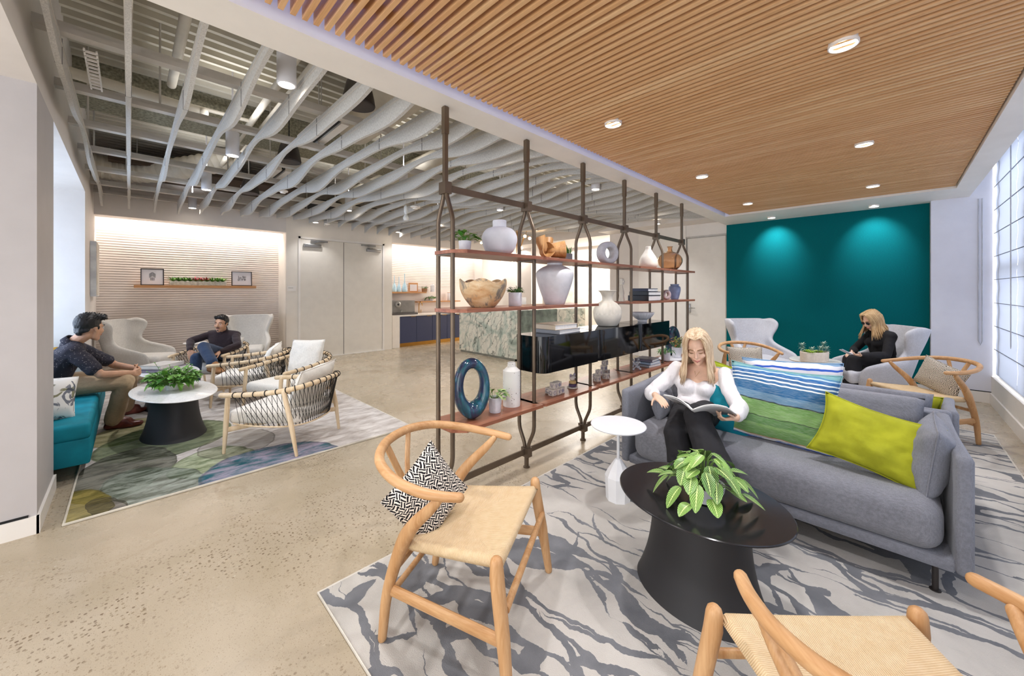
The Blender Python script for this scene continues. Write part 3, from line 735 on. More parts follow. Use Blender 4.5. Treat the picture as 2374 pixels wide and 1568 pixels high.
# ---------------------------------------------------------------- cushions
def pillow_mesh(w, h, t, seed=0, pinch=.07, n=26, wr=.006):
    def f(u, v, s):
        a, b = u*2-1, v*2-1
        x = w/2*a*(1-pinch*(1-b*b)*abs(a)**1.5); z = h/2*b*(1-pinch*(1-a*a)*abs(b)**1.5)
        k = ((1-abs(a)**2.6)*(1-abs(b)**2.6))
        y = t/2*max(0, k)**.55
        if k > .002: y += wr*noise.noise(V((a*2.3+seed, b*2.3, s*3.1+seed)))*min(1, k*6) + .5*wr*noise.noise(V((a*6+seed, b*5, s*2)))*min(1, k*4)
        return (x, s*y, z+h/2)
    mb = MB()
    mb.grid(lambda u, v: f(u, v, 1), n, n).grid(lambda u, v: f(u, v, -1), n, n)
    bmesh.ops.remove_doubles(mb.bm, verts=mb.bm.verts, dist=.0004)
    return mb
def pillow(name, label, loc, rz, w, h, t, mat, tilt=0, roll=0, group=None, seed=0, pinch=.07, wr=.006):
    """loc is the cushion's centre; local -y is its face"""
    th = thing(name, label, 'cushion', loc, 0, group)
    th.rotation_euler = Euler((0, 0, 0)); 
    m = Matrix.Rotation(rz, 3, 'Z') @ Matrix.Rotation(tilt, 3, 'X') @ Matrix.Rotation(roll, 3, 'Y')
    th.rotation_euler = m.to_euler()
    mb = pillow_mesh(w, h, t, seed, pinch, wr=wr); mb.xf(Matrix.Translation((0, 0, -h/2)))
    mb.build('cover', mat, th, ang=180)
    e = []
    for i in range(4*12):
        k, f = divmod(i, 12); f = f/12*2-1
        a, b = [(f, -1), (1, f), (-f, 1), (-1, -f)][k]
        e.append((w/2*a*(1-pinch*(1-b*b)*abs(a)**1.5), 0, h/2*b*(1-pinch*(1-a*a)*abs(b)**1.5)))
    MB().tube(e, .0035, 6, closed=True).build('piping', mat, th, ang=180)
    return th
CUSH = 'cushions with a black and cream pattern'
pillow('cushion', 'square black and cream patterned cushion standing on its corner in a wishbone chair', (.865, 1.352, .535), .02, .29, .29, .11, DASH, tilt=-.22, roll=1.0, group=CUSH, seed=1)
pillow('cushion', 'speckled black and cream cushion in the wishbone chair before the empty wing chair', (5.215, 1.262, .535), 3.784+PI/2, .40, .32, .12, DASH_FINE, tilt=-.25, group=CUSH, seed=2)
pillow('cushion', 'black and cream patterned cushion in the wishbone chair next to the window wall', (5.37, -.30, .555), 2.345+PI/2, .40, .28, .12, DASH_FINE, tilt=-.2, roll=.28, group=CUSH, seed=3)
# ---------------------------------------------------------------- sofas
def sofa(label, x, y, rz):
    t = thing('sofa', label, 'sofa', (x, y, .012), rz, 'back to back grey sofas')
    for s in (-1, 1):
        def arm(u, v, s=s):
            yy = lerp(.335, -.31, u); top = lerp(.645, .69, u)
            bow = .03*(1-u)**2
            return (s*(.765+bow), yy, lerp(.13, top, v))
        o = MB().grid(arm, 14, 14).build('arm_panel', GREY_FAB2, t, ang=180); mods(o, solid=.055, bev=.018); bake(o); o.data.shade_smooth(); o.data.set_sharp_from_angle(angle=.9)
    MB().box((0, -.315, .41), (1.53, .06, .56), bev=.022, seg=3).build('back_panel', GREY_FAB2, t)
    MB().box((0, .01, .155), (1.54, .62, .06), bev=.015).build('base_frame', GREY_FAB2, t)
    mb = MB().box((0, .035, .30), (1.475, .62, .25), bev=.085, seg=6)
    for v in mb.bm.verts: v.co.z += (.012*(1-(v.co.x/.74)**2) + .006*noise.noise(v.co*4)) if v.co.z > .3 else 0
    mb.build('seat_cushion', GREY_FAB, t, ang=180)
    mb = pillow_mesh(1.40, .36, .16, 4, .015, 40, .01); mb.xf(Matrix.Translation((0, -.20, .405)) @ Matrix.Rotation(.16, 4, 'X'))
    mb.build('back_cushion', GREY_FAB, t, ang=180)
    for sx in (-1, 1):
        for sy in (-.26, .27):
            MB().tube([(sx*.71, sy, .13), (sx*.71, sy, .005)], .011, 10).lathe([(.02, 0), (.02, .006), (.011, .008)], 12, (sx*.71, sy, 0)).build('leg', LEG_DARK, t)
    return t
sofa('grey two-seat sofa with the seated reading woman, facing the black oval table', 2.85, .58, PI/2)
sofa('grey sofa behind the reading woman, back to back with hers and facing the teal wall', 3.53, .54, -PI/2)
SC = 'loose cushions on the grey sofas'
pillow('cushion', 'big square cushion with blue, white and green woven stripes on the grey sofa', (2.83, .50, .66), -PI/2, .57, .47, .16, STRIPE, tilt=-.18, roll=.03, group=SC, seed=5, wr=.016, pinch=.1)
pillow('cushion', 'plain lime yellow cushion leaning at the arm end of the grey sofa', (2.69, .085, .605), -PI/2+.0, .46, .33, .15, LIME, tilt=-.35, roll=.22, group=SC, seed=6, wr=.02, pinch=.13)
pillow('cushion', 'grey bolster-like cushion standing against the sofa arm beside the lime one', (2.74, -.12, .575), .0, .36, .34, .16, GREY_FAB2, tilt=.12, roll=-.05, group=SC, seed=7, wr=.01)
pillow('cushion', 'grey cushion under the elbow of the reading woman', (2.84, 1.235, .535), .12, .32, .22, .13, GREY_FAB2, tilt=-.15, group=SC, seed=8, wr=.01)
pillow('cushion', 'teal velvet cushion tucked behind the reading woman', (2.84, .80, .575), -PI/2, .36, .34, .12, TEALF, tilt=-.2, roll=.2, group=SC, seed=9, wr=.01)
pillow('cushion', 'olive green cushion peeking over the sofa back behind the blonde hair', (3.42, .95, .61), PI/2, .42, .33, .12, OLIVE, tilt=-.15, roll=-.22, group=SC, seed=10, wr=.012)
pillow('cushion', 'white cushion with thin blue stripes showing above the big striped one', (3.40, .53, .66), PI/2, .60, .42, .15, STRIPE_B, tilt=-.15, roll=.05, group=SC, seed=11, wr=.014)
pillow('cushion', 'lime cushion lying low behind the sofa back, by the wishbone chair', (3.52, .02, .60), PI/2, .46, .24, .12, LIME, tilt=-.2, group=SC, seed=12, wr=.01)
# ---------------------------------------------------------------- oval tables
def oval_table(label, x, y, th, a, b, ba, bb, mt, mbm, z=.43):
    t = thing('coffee_table', label, 'table', (x, y, .014), th, 'oval pedestal tables')
    z -= .014
    MB().lathe([(.001, z), (.99, z), (1., z-.003), (1., z-.007), (.93, z-.018), (.5, z-.02), (.001, z-.02)], 96, sx=a, sy=b).build('tabletop', mt, t)
    pr = []
    for i in range(21):
        k = i/20; zz = k*(z-.018)
        s = .73+.27*(1-k)**2.6 + .02*max(0, k-.85)/.15
        pr.append((s, zz))
    MB().lathe([(.97, -.002)]+pr, 64, sx=ba, sy=bb).build('pedestal', mbm, t)
    return t
oval_table('low black oval table holding the veined prayer plant', 1.815, .625, 1.42, .365, .30, .285, .215, TABLE_TOP_BLK, TABLE_BLK, .445)
oval_table('white-topped oval table with black pedestal and bushy green plant', .30, 4.83, 1.713, .575, .30, .335, .235, WMARBLE, TABLE_BLK)
oval_table('white-topped oval table with black pedestal carrying two big books', .325, 6.04, 1.70, .54, .265, .32, .215, WMARBLE, TABLE_BLK)
oval_table('dark oval table half hidden behind the sofas, before the rear sofa', 4.57, .62, 1.6, .42, .32, .3, .22, TABLE_TOP_BLK, TABLE_BLK, .40)
t = thing('side_table', 'small white round side table with faceted base next to the grey sofa', 'table', (2.255, 1.275, .014))
MB().lathe([(.001, .485), (.172, .485), (.176, .48), (.172, .472), (.05, .468), (.001, .468)], 64).build('tabletop', WHITE_LAQ, t)
MB().cyl((0, 0, .25), (0, 0, .47), .0095, n=16).build('stem', WHITE_LAQ, t)
MB().lathe([(.078, 0), (.085, .15), (.066, .19), (.02, .258), (.012, .262)], 9).build('base', WHITE_LAQ, t, smooth=False)
t = thing('round_table', 'round marble-topped table with fluted dark base between the wing chairs', 'table', (6.10, .71, 0))
MB().lathe([(.001, .50), (.258, .50), (.264, .494), (.26, .478), (.001, .476)], 64).build('tabletop', WMARBLE, t)
MB().lathe([(.15, 0), (.125, .06), (.105, .25), (.12, .476)], 72, fn=lambda a, r, z: (r*(1+.05*abs(math.sin(a*12))), z)).build('fluted_base', LEG_DARK, t)
t = thing('side_table', 'small white round side table behind the man in the rope chair', 'table', (.78, 8.3, 0))
MB().lathe([(.001, .50), (.155, .50), (.16, .494), (.155, .485), (.001, .482)], 48).build('tabletop', WHITE_LAQ, t)
MB().lathe([(.12, 0), (.12, .012), (.016, .03), (.014, .482)], 24).build('base', WHITE_LAQ, t)
# ---------------------------------------------------------------- rope chairs
def rope_chair(label, x, y, n):
    t = thing('rope_chair', label, 'chair', (x, y, .014), math.atan2(n[1], n[0])-PI/2, 'ash and rope lounge chairs')
    half = [(-.325, .36, .485), (-.338, .15, .497), (-.335, -.1, .522), (-.285, -.275, .55), (-.16, -.375, .575), (0, -.40, .582)]
    full = half + [(-a, b, c) for a, b, c in half[::-1][1:]]
    rail = bez(full, 80)
    MB().capsule(rail, [.0205]*80, 14).build('arm_rail', ASH, t)
    lowh = [(-.28, .29, .235), (-.29, .08, .225), (-.27, -.14, .222), (-.2, -.27, .225), (-.1, -.315, .228), (0, -.325, .23)]
    low = bez(lowh + [(-a, b, c) for a, b, c in lowh[::-1][1:]], 80)
    MB().tube(low + [], .007, 10).tube([low[0], low[-1]], .007, 10).build('seat_frame', ASH, t)
    for s in (-1, 1):
        MB().capsule([(s*.325, .335, .008), (s*.32, .32, .25), (s*.318, .305, .475)], [.0125, .02, .0185], 12).build('front_leg', ASH, t)
        MB().capsule([(s*.315, -.30, .008), (s*.325, -.262, .25), (s*.33, -.2, .525)], [.0125, .02, .0185], 12).build('back_leg', ASH, t)
        MB().tube([(s*.322, .325, .195), (s*.02, .02, .212)], .011, 10, ry=.021, up=(1, -s, 0)).build('stretcher', ASH, t)
        MB().tube([(s*.322, -.275, .195), (s*.02, -.02, .212)], .011, 10, ry=.021, up=(1, s, 0)).build('stretcher', ASH, t)
    r = MB(); N = 46
    def at(path, k): k = max(0, min(79, k)); i = int(k); return path[i].lerp(path[min(79, i+1)], k-i)
    for i in range(N):
        k = 5+i*(69/(N-1)); a = at(rail, k)
        tg = (at(rail, k+.5)-at(rail, k-.5)).normalized(); sd = tg.cross(V((0, 0, 1))).normalized()
        if i % 2 == 0:
            loop = [a + sd*math.cos(q)*.0235 + sd.cross(tg)*math.sin(q)*.0235 for q in [2*PI*j/10 for j in range(10)]]
            r.tube(loop, .0042, 5, closed=True)
        for dk in (-2.6, 2.6):
            r.tube([a + V((0, 0, -.018)), at(low, k+dk)], .0024, 4)
    r.build('rope_lacing', ROPE, t)
    mb = MB(); 
    mb.box((0, .03, .288), (.575, .63, .115), bev=.045, seg=5)
    for v in mb.bm.verts:
        if v.co.y < -.1: v.co.x *= 1-.28*((-.1-v.co.y)/.19)**2
        if v.co.z > .288: v.co.z += .012*(1-(v.co.x/.29)**2)
    mb.build('seat_cushion', LINEN, t, ang=180)
    return t
RC = [('rope lounge chair with the man in the dark turtleneck', .85, 6.81, (-.63, -.775)), ('rope lounge chair second from the crossed-leg man, facing the tables', 1.10, 5.73, (-.908, .418)),
      ('rope lounge chair with an upright square cushion, between two others', 1.33, 4.95, (-.9, -.43)), ('rope lounge chair closest to the rug edge by the concrete aisle', 1.018, 3.885, (-.635, .772))]
for i, a in enumerate(RC): rope_chair(*a)
def back_pillow(i, label, dx, dy, z, w, h, tilt, roll=0):
    _, x, y, n = RC[i]; nv = V((n[0], n[1], 0)).normalized(); u = V((nv.y, -nv.x, 0))
    p = V((x, y, 0)) + u*dx + nv*dy
    pillow('cushion', label, (p.x, p.y, z), math.atan2(n[1], n[0])+PI/2, w, h, .15, LINEN, tilt=tilt, roll=roll, group='off-white back cushions', seed=20+i, pinch=.04, wr=.012)
back_pillow(0, 'off-white cushion behind the shoulder of the man in the turtleneck', .0, -.235, .50, .46, .36, -.35)
back_pillow(1, 'off-white cushion leaning in the second rope chair, next to the man in the turtleneck', .0, -.21, .515, .44, .34, -.38, .1)
back_pillow(2, 'tall square off-white cushion standing in the middle rope chair', .0, -.20, .565, .50, .42, -.25, -.05)
back_pillow(3, 'off-white cushion leaning in the rope chair closest to the rug edge', .02, -.215, .515, .50, .40, -.42, .05)
# ---------------------------------------------------------------- wing chairs
def wing_chair(label, x, y, f, mat):
    t = thing('wing_chair', label, 'armchair', (x, y, .0), math.atan2(f[1], f[0])-PI/2, 'pale wing chairs')
    lev = [(.17, .26, -.24, .27), (.30, .325, -.31, .31), (.42, .36, -.335, .30), (.475, .375, -.345, .25), (.51, .365, -.35, .12), (.555, .335, -.36, -.06), (.62, .305, -.375, -.16), (.70, .33, -.40, -.17), (.79, .375, -.425, -.13), (.87, .40, -.445, -.12), (.915, .395, -.455, -.17), (.93, .37, -.46, -.25)]
    def sh(u, v):
        k = v*(len(lev)-1); i = min(int(k), len(lev)-2); q = k-i
        z, w, yb, yf = [lerp(lev[i][j], lev[i+1][j], q) for j in range(4)]
        a = (u*2-1)*PI/2
        x = w*math.copysign(abs(math.sin(a))**.62, math.sin(a)); y = yf-(yf-yb)*abs(math.cos(a))**.55
        return (x*.86, y, z)
    o = MB().grid(sh, 34, 24).build('shell', mat, t, ang=180); mods(o, sub=1, solid=.065)
    m2 = o.modifiers.new('s2', 'SMOOTH'); m2.iterations = 6; m2.factor = .5
    bake(o); o.data.shade_smooth()
    mb = MB().box((0, .045, .315), (.50, .63, .18), bev=.065, seg=6)
    mb.build('seat_cushion', mat, t, ang=180)
    MB().box((0, .0, .2), (.46, .54, .09), bev=.03, seg=3).build('base_upholstery', mat, t)
    for sx in (-1, 1):
        for sy in (-1, 1): MB().cyl((sx*.2, sy*.2, .17), (sx*.24, sy*.24, .0), .02, .012, 10).build('leg', LEG_DARK, t)
    return t
wing_chair('pale wing chair by the ridged wall, beside the man in the patterned shirt', .13, 8.03, (.83, -.55), PALE_FAB)
wing_chair('pale wing chair by the ridged wall behind the man in the turtleneck', 1.44, 7.92, (-.3, -.95), PALE_FAB)
wing_chair('empty silver wing chair in front of the teal wall', 6.54, 1.36, (-.66, -.75), PALE_FAB2)
wing_chair('silver wing chair in which the woman with the phone sits', 6.52, .22, (-.55, .83), PALE_FAB2)
# ---------------------------------------------------------------- teal bench and its cushions
t = thing('bench', 'teal velvet bench set into the alcove by the white pier', 'bench', (-.2, 4.16, 0))
MB().box((-.29, 1.25, .345), (.58, 2.5, .12), bev=.03, seg=3).build('seat_pad', TEALF, t)
MB().box((-.29, 1.25, .20), (.575, 2.49, .19), bev=.015).build('seat_base', TEALF, t)
MB().box((-.6, 1.25, .57), (.08, 2.5, .42), bev=.03, seg=3).build('back_pad', TEALF, t)
MB().box((-.38, 1.32, .055), (.34, 2.2, .10)).build('plinth', BLACK_SAT, t, smooth=False)
pillow('cushion', 'white floral cushion on the teal bench in front of the patterned-shirt man', (-.46, 4.45, .565), .35, .36, .32, .17, m_floral(), tilt=-.3, roll=.15, group='cushions on the teal bench', seed=31)
pillow('cushion', 'teal cushion at the near end of the bench beside the pier', (-.60, 4.33, .58), .2, .36, .34, .12, TEALF, tilt=-.15, group='cushions on the teal bench', seed=32)
pillow('cushion', 'mustard yellow cushion on the bench behind the patterned-shirt man', (-.66, 5.86, .61), .6, .40, .38, .14, plain('mustard_velvet', '#d0a22c', .7), tilt=-.2, group='cushions on the teal bench', seed=33)
# ================================================================ steel and walnut shelving divider
BRONZE = plain('bronze_steel', '#6a5b4b', .38, metal=.5, var=.06)
BLK_GLOSS = plain('black_lacquer', '#0b0b0d', .06, var=.02)
sh = thing('shelving_unit', 'tall bronze steel and walnut shelf divider standing on the floor under the white beam', 'shelf', (1.42, 2.02, 0))
PX = [0, .76, 1.52, 2.28, 3.04, 3.82]
for k, x in enumerate(PX):
    f = MB()
    f.box((x, 0, 2.28), (.026, .026, .52)).box((x, 0, 2.45), (.034, .034, .17)).box((x, 0, 2.02), (.05, .07, .075)).box((x, 0, .12), (.05, .07, .07))
    f.box((x, 0, .05), (.024, .024, .10))
    for s in (-1, 1):
        pts = bez([(x, s*.018, 2.0), (x, s*.022, 1.96), (x, s*.068, 1.85), (x, s*.078, 1.80)], 10) + bez([(x, s*.078, .335), (x, s*.068, .28), (x, s*.024, .185), (x, s*.018, .13)], 10)
        f.tube(pts, .0145, 8)
        for zz in (1.612, 1.245, .505): f.box((x, 0, zz-.01), (.02, .156, .02)) if s > 0 else None
    f.build('upright_frame', BRONZE, sh, ang=50)
    MB().lathe([(.026, 0), (.026, .008), (.012, .014), (.012, .02)], 20, (x, 0, 0)).build('foot', BRONZE, sh)
MB().box((1.91, 0, 2.025), (3.82, .012, .042)).build('top_rail', BRONZE, sh, smooth=False)
MB().box((1.91, 0, .125), (3.82, .012, .042)).build('bottom_rail', BRONZE, sh, smooth=False)
def board(x0, x1, z):
    c = .07; y0, y1 = -.16, .16
    poly = [(x0+c, y0), (x1-.005, y0), (x1, y0+.01), (x1, y1-.01), (x1-.005, y1), (x0+c, y1), (x0, y1-c), (x0, y0+c)]
    MB().prism(poly, z-.022, z).build('shelf_board', WALNUT, sh, smooth=False)
for z, bays in ((1.625, range(5)), (1.255, (0, 1, 3, 4)), (.515, range(5))):
    for b in bays: board(PX[b]-.02, PX[b+1]+(.03 if b < 4 else .05)-.012, z)
for b in (1, 2, 3):
    x0, x1 = PX[b]+.005, PX[b+1]-.012; y0, y1 = -.165, .15; r = .07
    arc = [(x0+r-r*math.sin(a), y0+r-r*math.cos(a)) for a in [i/8*PI/2 for i in range(9)]]
    arc2 = [(x0+r-r*math.cos(a), y1-r+r*math.sin(a)) for a in [i/8*PI/2 for i in range(9)]]
    MB().prism(arc + arc2 + [(x1, y1), (x1, y0)], .742, 1.02).build('cabinet', BLK_GLOSS, sh, ang=20)
    MB().b2((x0+.09, y0-.0015, .75), (x0+.092, y0+.002, 1.012)).build('door_gap', BLACK_GAP, sh, smooth=False)
Z1, Z2, Z3, Z4 = 1.626, 1.256, 1.021, .516
def sx(px): r = (px-1187)/887; return 2.02*(1+r)/(1-r)
# ---------------------------------------------------------------- pots, vases, sculpture
CER_W = plain('matte_white_ceramic', '#e0dfe2', .55, var=.03, scale=20); CER_C = plain('cream_ceramic', '#e2dbcc', .6, var=.04, scale=14)
POT_W = plain('white_stoneware', '#e3e2e6', .4, var=.03, scale=30); SOIL = plain('soil', '#3a2c20', .9)
STONE_G = plain('pale_grey_stone', '#c4c4c7', .75, var=.05, scale=30, bump=.2, bscale=120)
GOURD = wood('turned_wood', '#cf9f68', '#9a6a3c', .6, .4)
def m_burl():
    t = NT('scorched_burl'); v = t.coord()
    c = t.ramp(t.noise(t.coord((3, 3, 6)), 2, 5, .6, 1), [(.3, '#c08a55'), (.55, '#dcbf94'), (.8, '#e8d6b4')])
    c = t.mix(t.math('MULTIPLY', t.ramp(t.noise(v, 8, 5, .7, 1.2), [(.5, 0), (.6, 1)]), .85), c, '#6f6a66'); t.col(c).rough(.45); return t.m
def m_blueglaze():
    t = NT('blue_teal_glaze'); v = t.coord((1, 1, .5))
    c = t.ramp(t.noise(v, 7, 5, .6, 1.5), [(.25, '#2a1c24'), (.42, '#2f3a55'), (.53, '#1d555e'), (.66, '#4a6c98'), (.85, '#231f2e')])
    t.col(c).rough(.12); return t.m
def m_speckle():
    t = NT('speckled_ceramic'); v = t.coord()
    vo = t.new('ShaderNodeTexVoronoi'); vo.inputs['Scale'].default_value = 70; t.l(v, vo.inputs['Vector'])
    m = t.math('MULTIPLY', t.math('LESS_THAN', vo.outputs['Distance'], .22), t.math('GREATER_THAN', t.sep(vo.outputs['Color'])[0], .72))
    t.col(t.mix(m, '#e9e6df', '#8c867c')).rough(.6); return t.m
def m_dusk():
    t = NT('blue_matte_vase'); v = t.coord()
    t.col(t.ramp(t.noise(v, 9, 4), [(.3, '#6f7c9e'), (.7, '#93a0bd')])).rough(.5); return t.m
BURL = m_burl(); GLAZE = m_blueglaze(); SPECK = m_speckle()
def m_glass(name, h, rough=.02):
    t = NT(name); t.col(h).rough(rough); t.b.inputs['Transmission Weight'].default_value = .92; t.b.inputs['IOR'].default_value = 1.3; return t.m
def pot_prof(r, h, lip=1.0, base=.86): return [(r*base*.96, 0), (r*base, .004), (r*lip, h*.97), (r*lip, h), (r*lip*.9, h), (r*base*.85, h*.82), (.001, h*.8)]
def vase(name, label, cat, x, z, prof, mat, n=48, y=2.02, fn=None, group=None, sx_=1, rz=0, part='body'):
    prof = [(max(.0005, q.x), q.y) for q in bez([(a, b, 0) for a, b in prof], len(prof)*7)]
    t = thing(name, label, cat, (x, y, z), rz, group)
    MB().lathe(prof, n, fn=fn, sx=sx_).build(part, mat, t, ang=60); return t
def leaf(mb, p, d, L, W, droop=.3, up=V((0, 0, 1)), cup=.15, nl=6, nw=4, shape=1.0):
    d = V(d).normalized(); side = d.cross(up)
    if side.length < .05: side = V((1, 0, 0))
    side.normalize(); nrm = side.cross(d).normalized()
    p = V(p)
    def f(u, v):
        w = W*.5*max(.02, math.sin(PI*min(1, u**(.75*shape)*.97+.03)))**(.8 if shape == 1. else .55)
        a = v*2-1
        b = p + d*(L*u*(1-.15*droop*u)) + side*(a*w) + nrm*(cup*w*a*a) - up*(droop*L*u*u)
        return b
    mb.grid(f, nl, nw)
def bush(mb, rng, c, n, R, H, L, W, droop=.35, up0=.35, spread=1., stems=None):
    c = V(c)
    for i in range(n):
        a = rng.uniform(0, 2*PI); k = rng.random()**.6
        el = lerp(1.35, .15, k)*1.0
        d = V((math.cos(a)*math.cos(el)*spread, math.sin(a)*math.cos(el)*spread, math.sin(el)+up0*.2)).normalized()
        base = c + V((math.cos(a)*R*k*.5, math.sin(a)*R*k*.5, 0))
        tip = base + V((d.x*R*.8, d.y*R*.8, H*(.35+.65*math.sin(el))*rng.uniform(.6, 1)))
        if stems is not None: stems.tube([base, base.lerp(tip, .5)+V((0, 0, .01)), tip], .0016, 4)
        dd = V((d.x+rng.uniform(-.5, .5), d.y+rng.uniform(-.5, .5), rng.uniform(-.2, .6)))
        s = rng.uniform(.65, 1.15)
        leaf(mb, tip, dd, L*s, W*s, droop*rng.uniform(.4, 1.4), cup=.2)
def m_leaf(name, a, b, rough=.45, vein=None):
    t = NT(name); tc = t.new('ShaderNodeTexCoord'); g = t.new('ShaderNodeNewGeometry')
    u, v, _ = t.sep(tc.outputs['UV'])
    c = t.mix(g.outputs['Random Per Island'], a, b)
    if vein:
        av = t.math('ABSOLUTE', t.math('SUBTRACT', v, .5))
        ph = t.math('SUBTRACT', t.math('MULTIPLY', u, 9.), t.math('MULTIPLY', av, 7.5))
        st = t.math('ABSOLUTE', t.math('SUBTRACT', t.math('FRACT', ph), .5))
        lines = t.math('MAXIMUM', t.math('LESS_THAN', st, .11), t.math('LESS_THAN', av, .045))
        edge = t.math('GREATER_THAN', av, .47)
        inner = t.ramp(av, [(.05, vein[1]), (.42, vein[2])])
        c = t.mix(t.math('MULTIPLY', g.outputs['Random Per Island'], .55), inner, c)
        c = t.mix(lines, c, vein[0])
    t.col(c).rough(rough, 0, .4)
    t.b.inputs['Subsurface Weight'].default_value = 0
    return t.m
LEAF = m_leaf('bright_leaf', '#3f7d2a', '#7fb04a'); LEAF_D = m_leaf('dark_leaf', '#2c5a2a', '#56803f'); LEAF_S = m_leaf('sage_leaf', '#7f9a86', '#a9bcae'); LEAF_R = m_leaf('crimson_leaf', '#a3283a', '#c24a58')
LEAF_Y = m_leaf('lime_leaf', '#86b436', '#b7cf5a'); LEAF_V = m_leaf('veined_leaf', '#4c7a2e', '#7fae3e', .35, ('#c3d98a', '#1d3f1c', '#3d7330')); STEM = plain('plant_stem', '#6f8f45', .6)
def potted(name, label, x, y, z, r, h, n, R, H, L, W, mat=LEAF, pot=None, seed=1, lip=1., base=.86, droop=.35, group=None):
    t = thing(name, label, 'plant', (x, y, z), 0, group)
    MB().lathe(pot_prof(r, h, lip, base), 32).build('pot', pot or POT_W, t)
    MB().lathe([(r*.88, h*.86), (.001, h*.9)], 20, caps=False).build('soil', SOIL, t)
    m = MB(); st = MB(); bush(m, random.Random(seed), (0, 0, h*.85), n, R, H, L, W, droop, stems=st)
    m.build('foliage', mat, t, ang=180); st.build('stems', STEM, t)
    return t
# --- top row
potted('potted_plant', 'small leafy plant in white pot on the topmost walnut board, beside the round vase', sx(1080), 2.03, Z1, .043, .075, 34, .05, .085, .055, .034, LEAF, seed=3)
vase('vase', 'round moon-shaped white vase with short neck on the topmost board', 'vase', sx(1158), Z1, [(.066, 0), (.075, .006), (.105, .035), (.128, .10), (.122, .15), (.095, .185), (.056, .2), (.05, .205), (.05, .245), (.043, .245), (.04, .2), (.001, .19)], plain('chalk_vase', '#dadbe0', .7, var=.04, scale=9))
t = thing('wood_sculpture', 'cluster of hollow turned wood gourd forms on the topmost board', 'sculpture', (sx(1278), 2.02, Z1))
def trumpet(c, d, r, L, seed):
    mb = MB(); q = V((0, 0, 1)).rotation_difference(V(d).normalized()).to_matrix().to_4x4()
    mb.lathe([(r*.45, 0), (r*.85, L*.25), (r*.95, L*.6), (r*1.05, L*.9), (r*1.08, L), (r*.98, L), (r*.8, L*.6), (r*.5, L*.25), (.001, L*.2)], 28, fn=lambda a, rr, z: (rr*(1+.07*math.sin(3*a+seed)), z))
    mb.xf(Matrix.Translation(V(c)) @ q); return mb
trumpet((-.02, .03, .075), (.72, -.65, .05), .068, .15, 1).build('gourd', GOURD, t)
trumpet((-.06, .05, .07), (-.2, -.9, .1), .06, .09, 2).build('gourd', GOURD, t)
trumpet((-.09, .0, .06), (-.3, .2, 1), .045, .13, 4).build('gourd', GOURD, t)
trumpet((.02, .06, .09), (.3, .4, .8), .06, .09, 6).build('gourd', GOURD, t)
TIN = plain('zinc', '#6f6b6c', .5, metal=.5, var=.12)
t = thing('potted_plant', 'spiky grassy plant in a square zinc box beside the wooden gourds', 'plant', (sx(1320), 2.06, Z1))
MB().box((0, 0, .036), (.10, .075, .072), bev=.003).build('box', TIN, t, smooth=False)
m = MB(); rg = random.Random(8)
for i in range(60): leaf(m, (rg.uniform(-.045, .045), rg.uniform(-.03, .03), .065), (rg.uniform(-.5, .5), rg.uniform(-.5, .5), 1), rg.uniform(.05, .1), .009, .1, nl=4, nw=3)
m.build('foliage', LEAF_D, t, ang=180)
t = thing('ring_sculpture', 'pale grey stone ring sculpture with an oval hole on the topmost board', 'sculpture', (sx(1404), 2.0, Z1+.113), -.30)
def ring_mesh(R, hole, T, n=48, m=14, tall=1., off=0.):
    def f(u, v):
        a = 2*PI*u; b = 2*PI*v
        rm = (R+hole)/2; rr = (R-hole)/2
        cx = math.copysign(abs(math.cos(b))**.7, math.cos(b)); cy = math.copysign(abs(math.sin(b))**.7, math.sin(b))
        rad = rm + rr*cx*(1+off*math.sin(a))
        return (math.cos(a)*rad, cy*T/2, math.sin(a)*rad*tall)
    return MB().grid(f, n, m, True, True, False)
ring_mesh(.113, .052, .10).build('ring', STONE_G, t, ang=180)
vase('vase', 'cream teardrop vase with thin neck on the topmost board', 'vase', sx(1503), Z1, [(.07, 0), (.095, .02), (.103, .06), (.09, .12), (.055, .18), (.033, .22), (.03, .25), (.024, .25), (.02, .2), (.001, .15)], CER_C)
AMBER = m_glass('amber_glass', '#f0cfae')
vase('glass_vase', 'amber glass bottle vase with short neck at the end of the topmost board', 'vase', sx(1553), Z1, [(.05, 0), (.09, .015), (.135, .07), (.15, .12), (.135, .17), (.09, .215), (.045, .235), (.03, .25), (.028, .29), (.036, .30), (.03, .30), (.022, .25), (.04, .23), (.085, .21), (.128, .17), (.143, .12), (.128, .07), (.08, .02), (.001, .01)], AMBER)
# --- second row
t = vase('wooden_bowl', 'large scorched wooden bowl with scalloped rim on the second board', 'bowl', sx(1120), Z2, [(.07, 0), (.085, .004), (.13, .06), (.158, .12), (.165, .175), (.158, .175), (.15, .12), (.12, .065), (.07, .02), (.001, .015)], BURL, 72, fn=lambda a, r, z: (r, z + (.014*math.sin(5*a+.7) if z > .15 else 0)))
potted('potted_plant', 'leafy plant in plain white pot beside the scalloped wooden bowl', sx(1190), 2.0, Z2, .05, .10, 60, .045, .065, .028, .017, LEAF_D, seed=5, lip=1., base=.97)
vase('vase', 'tall broad-shouldered matte white vase standing on the second board', 'vase', sx(1286), Z2, [(.078, 0), (.084, .005), (.115, .09), (.145, .18), (.157, .24), (.15, .275), (.11, .305), (.068, .325), (.062, .335), (.066, .345), (.055, .345), (.05, .33), (.001, .3)], CER_W, 48)
t = thing('figurine', 'slim pale abstract figure standing on the second board by three books', 'sculpture', (sx(1449), 2.06, Z2))
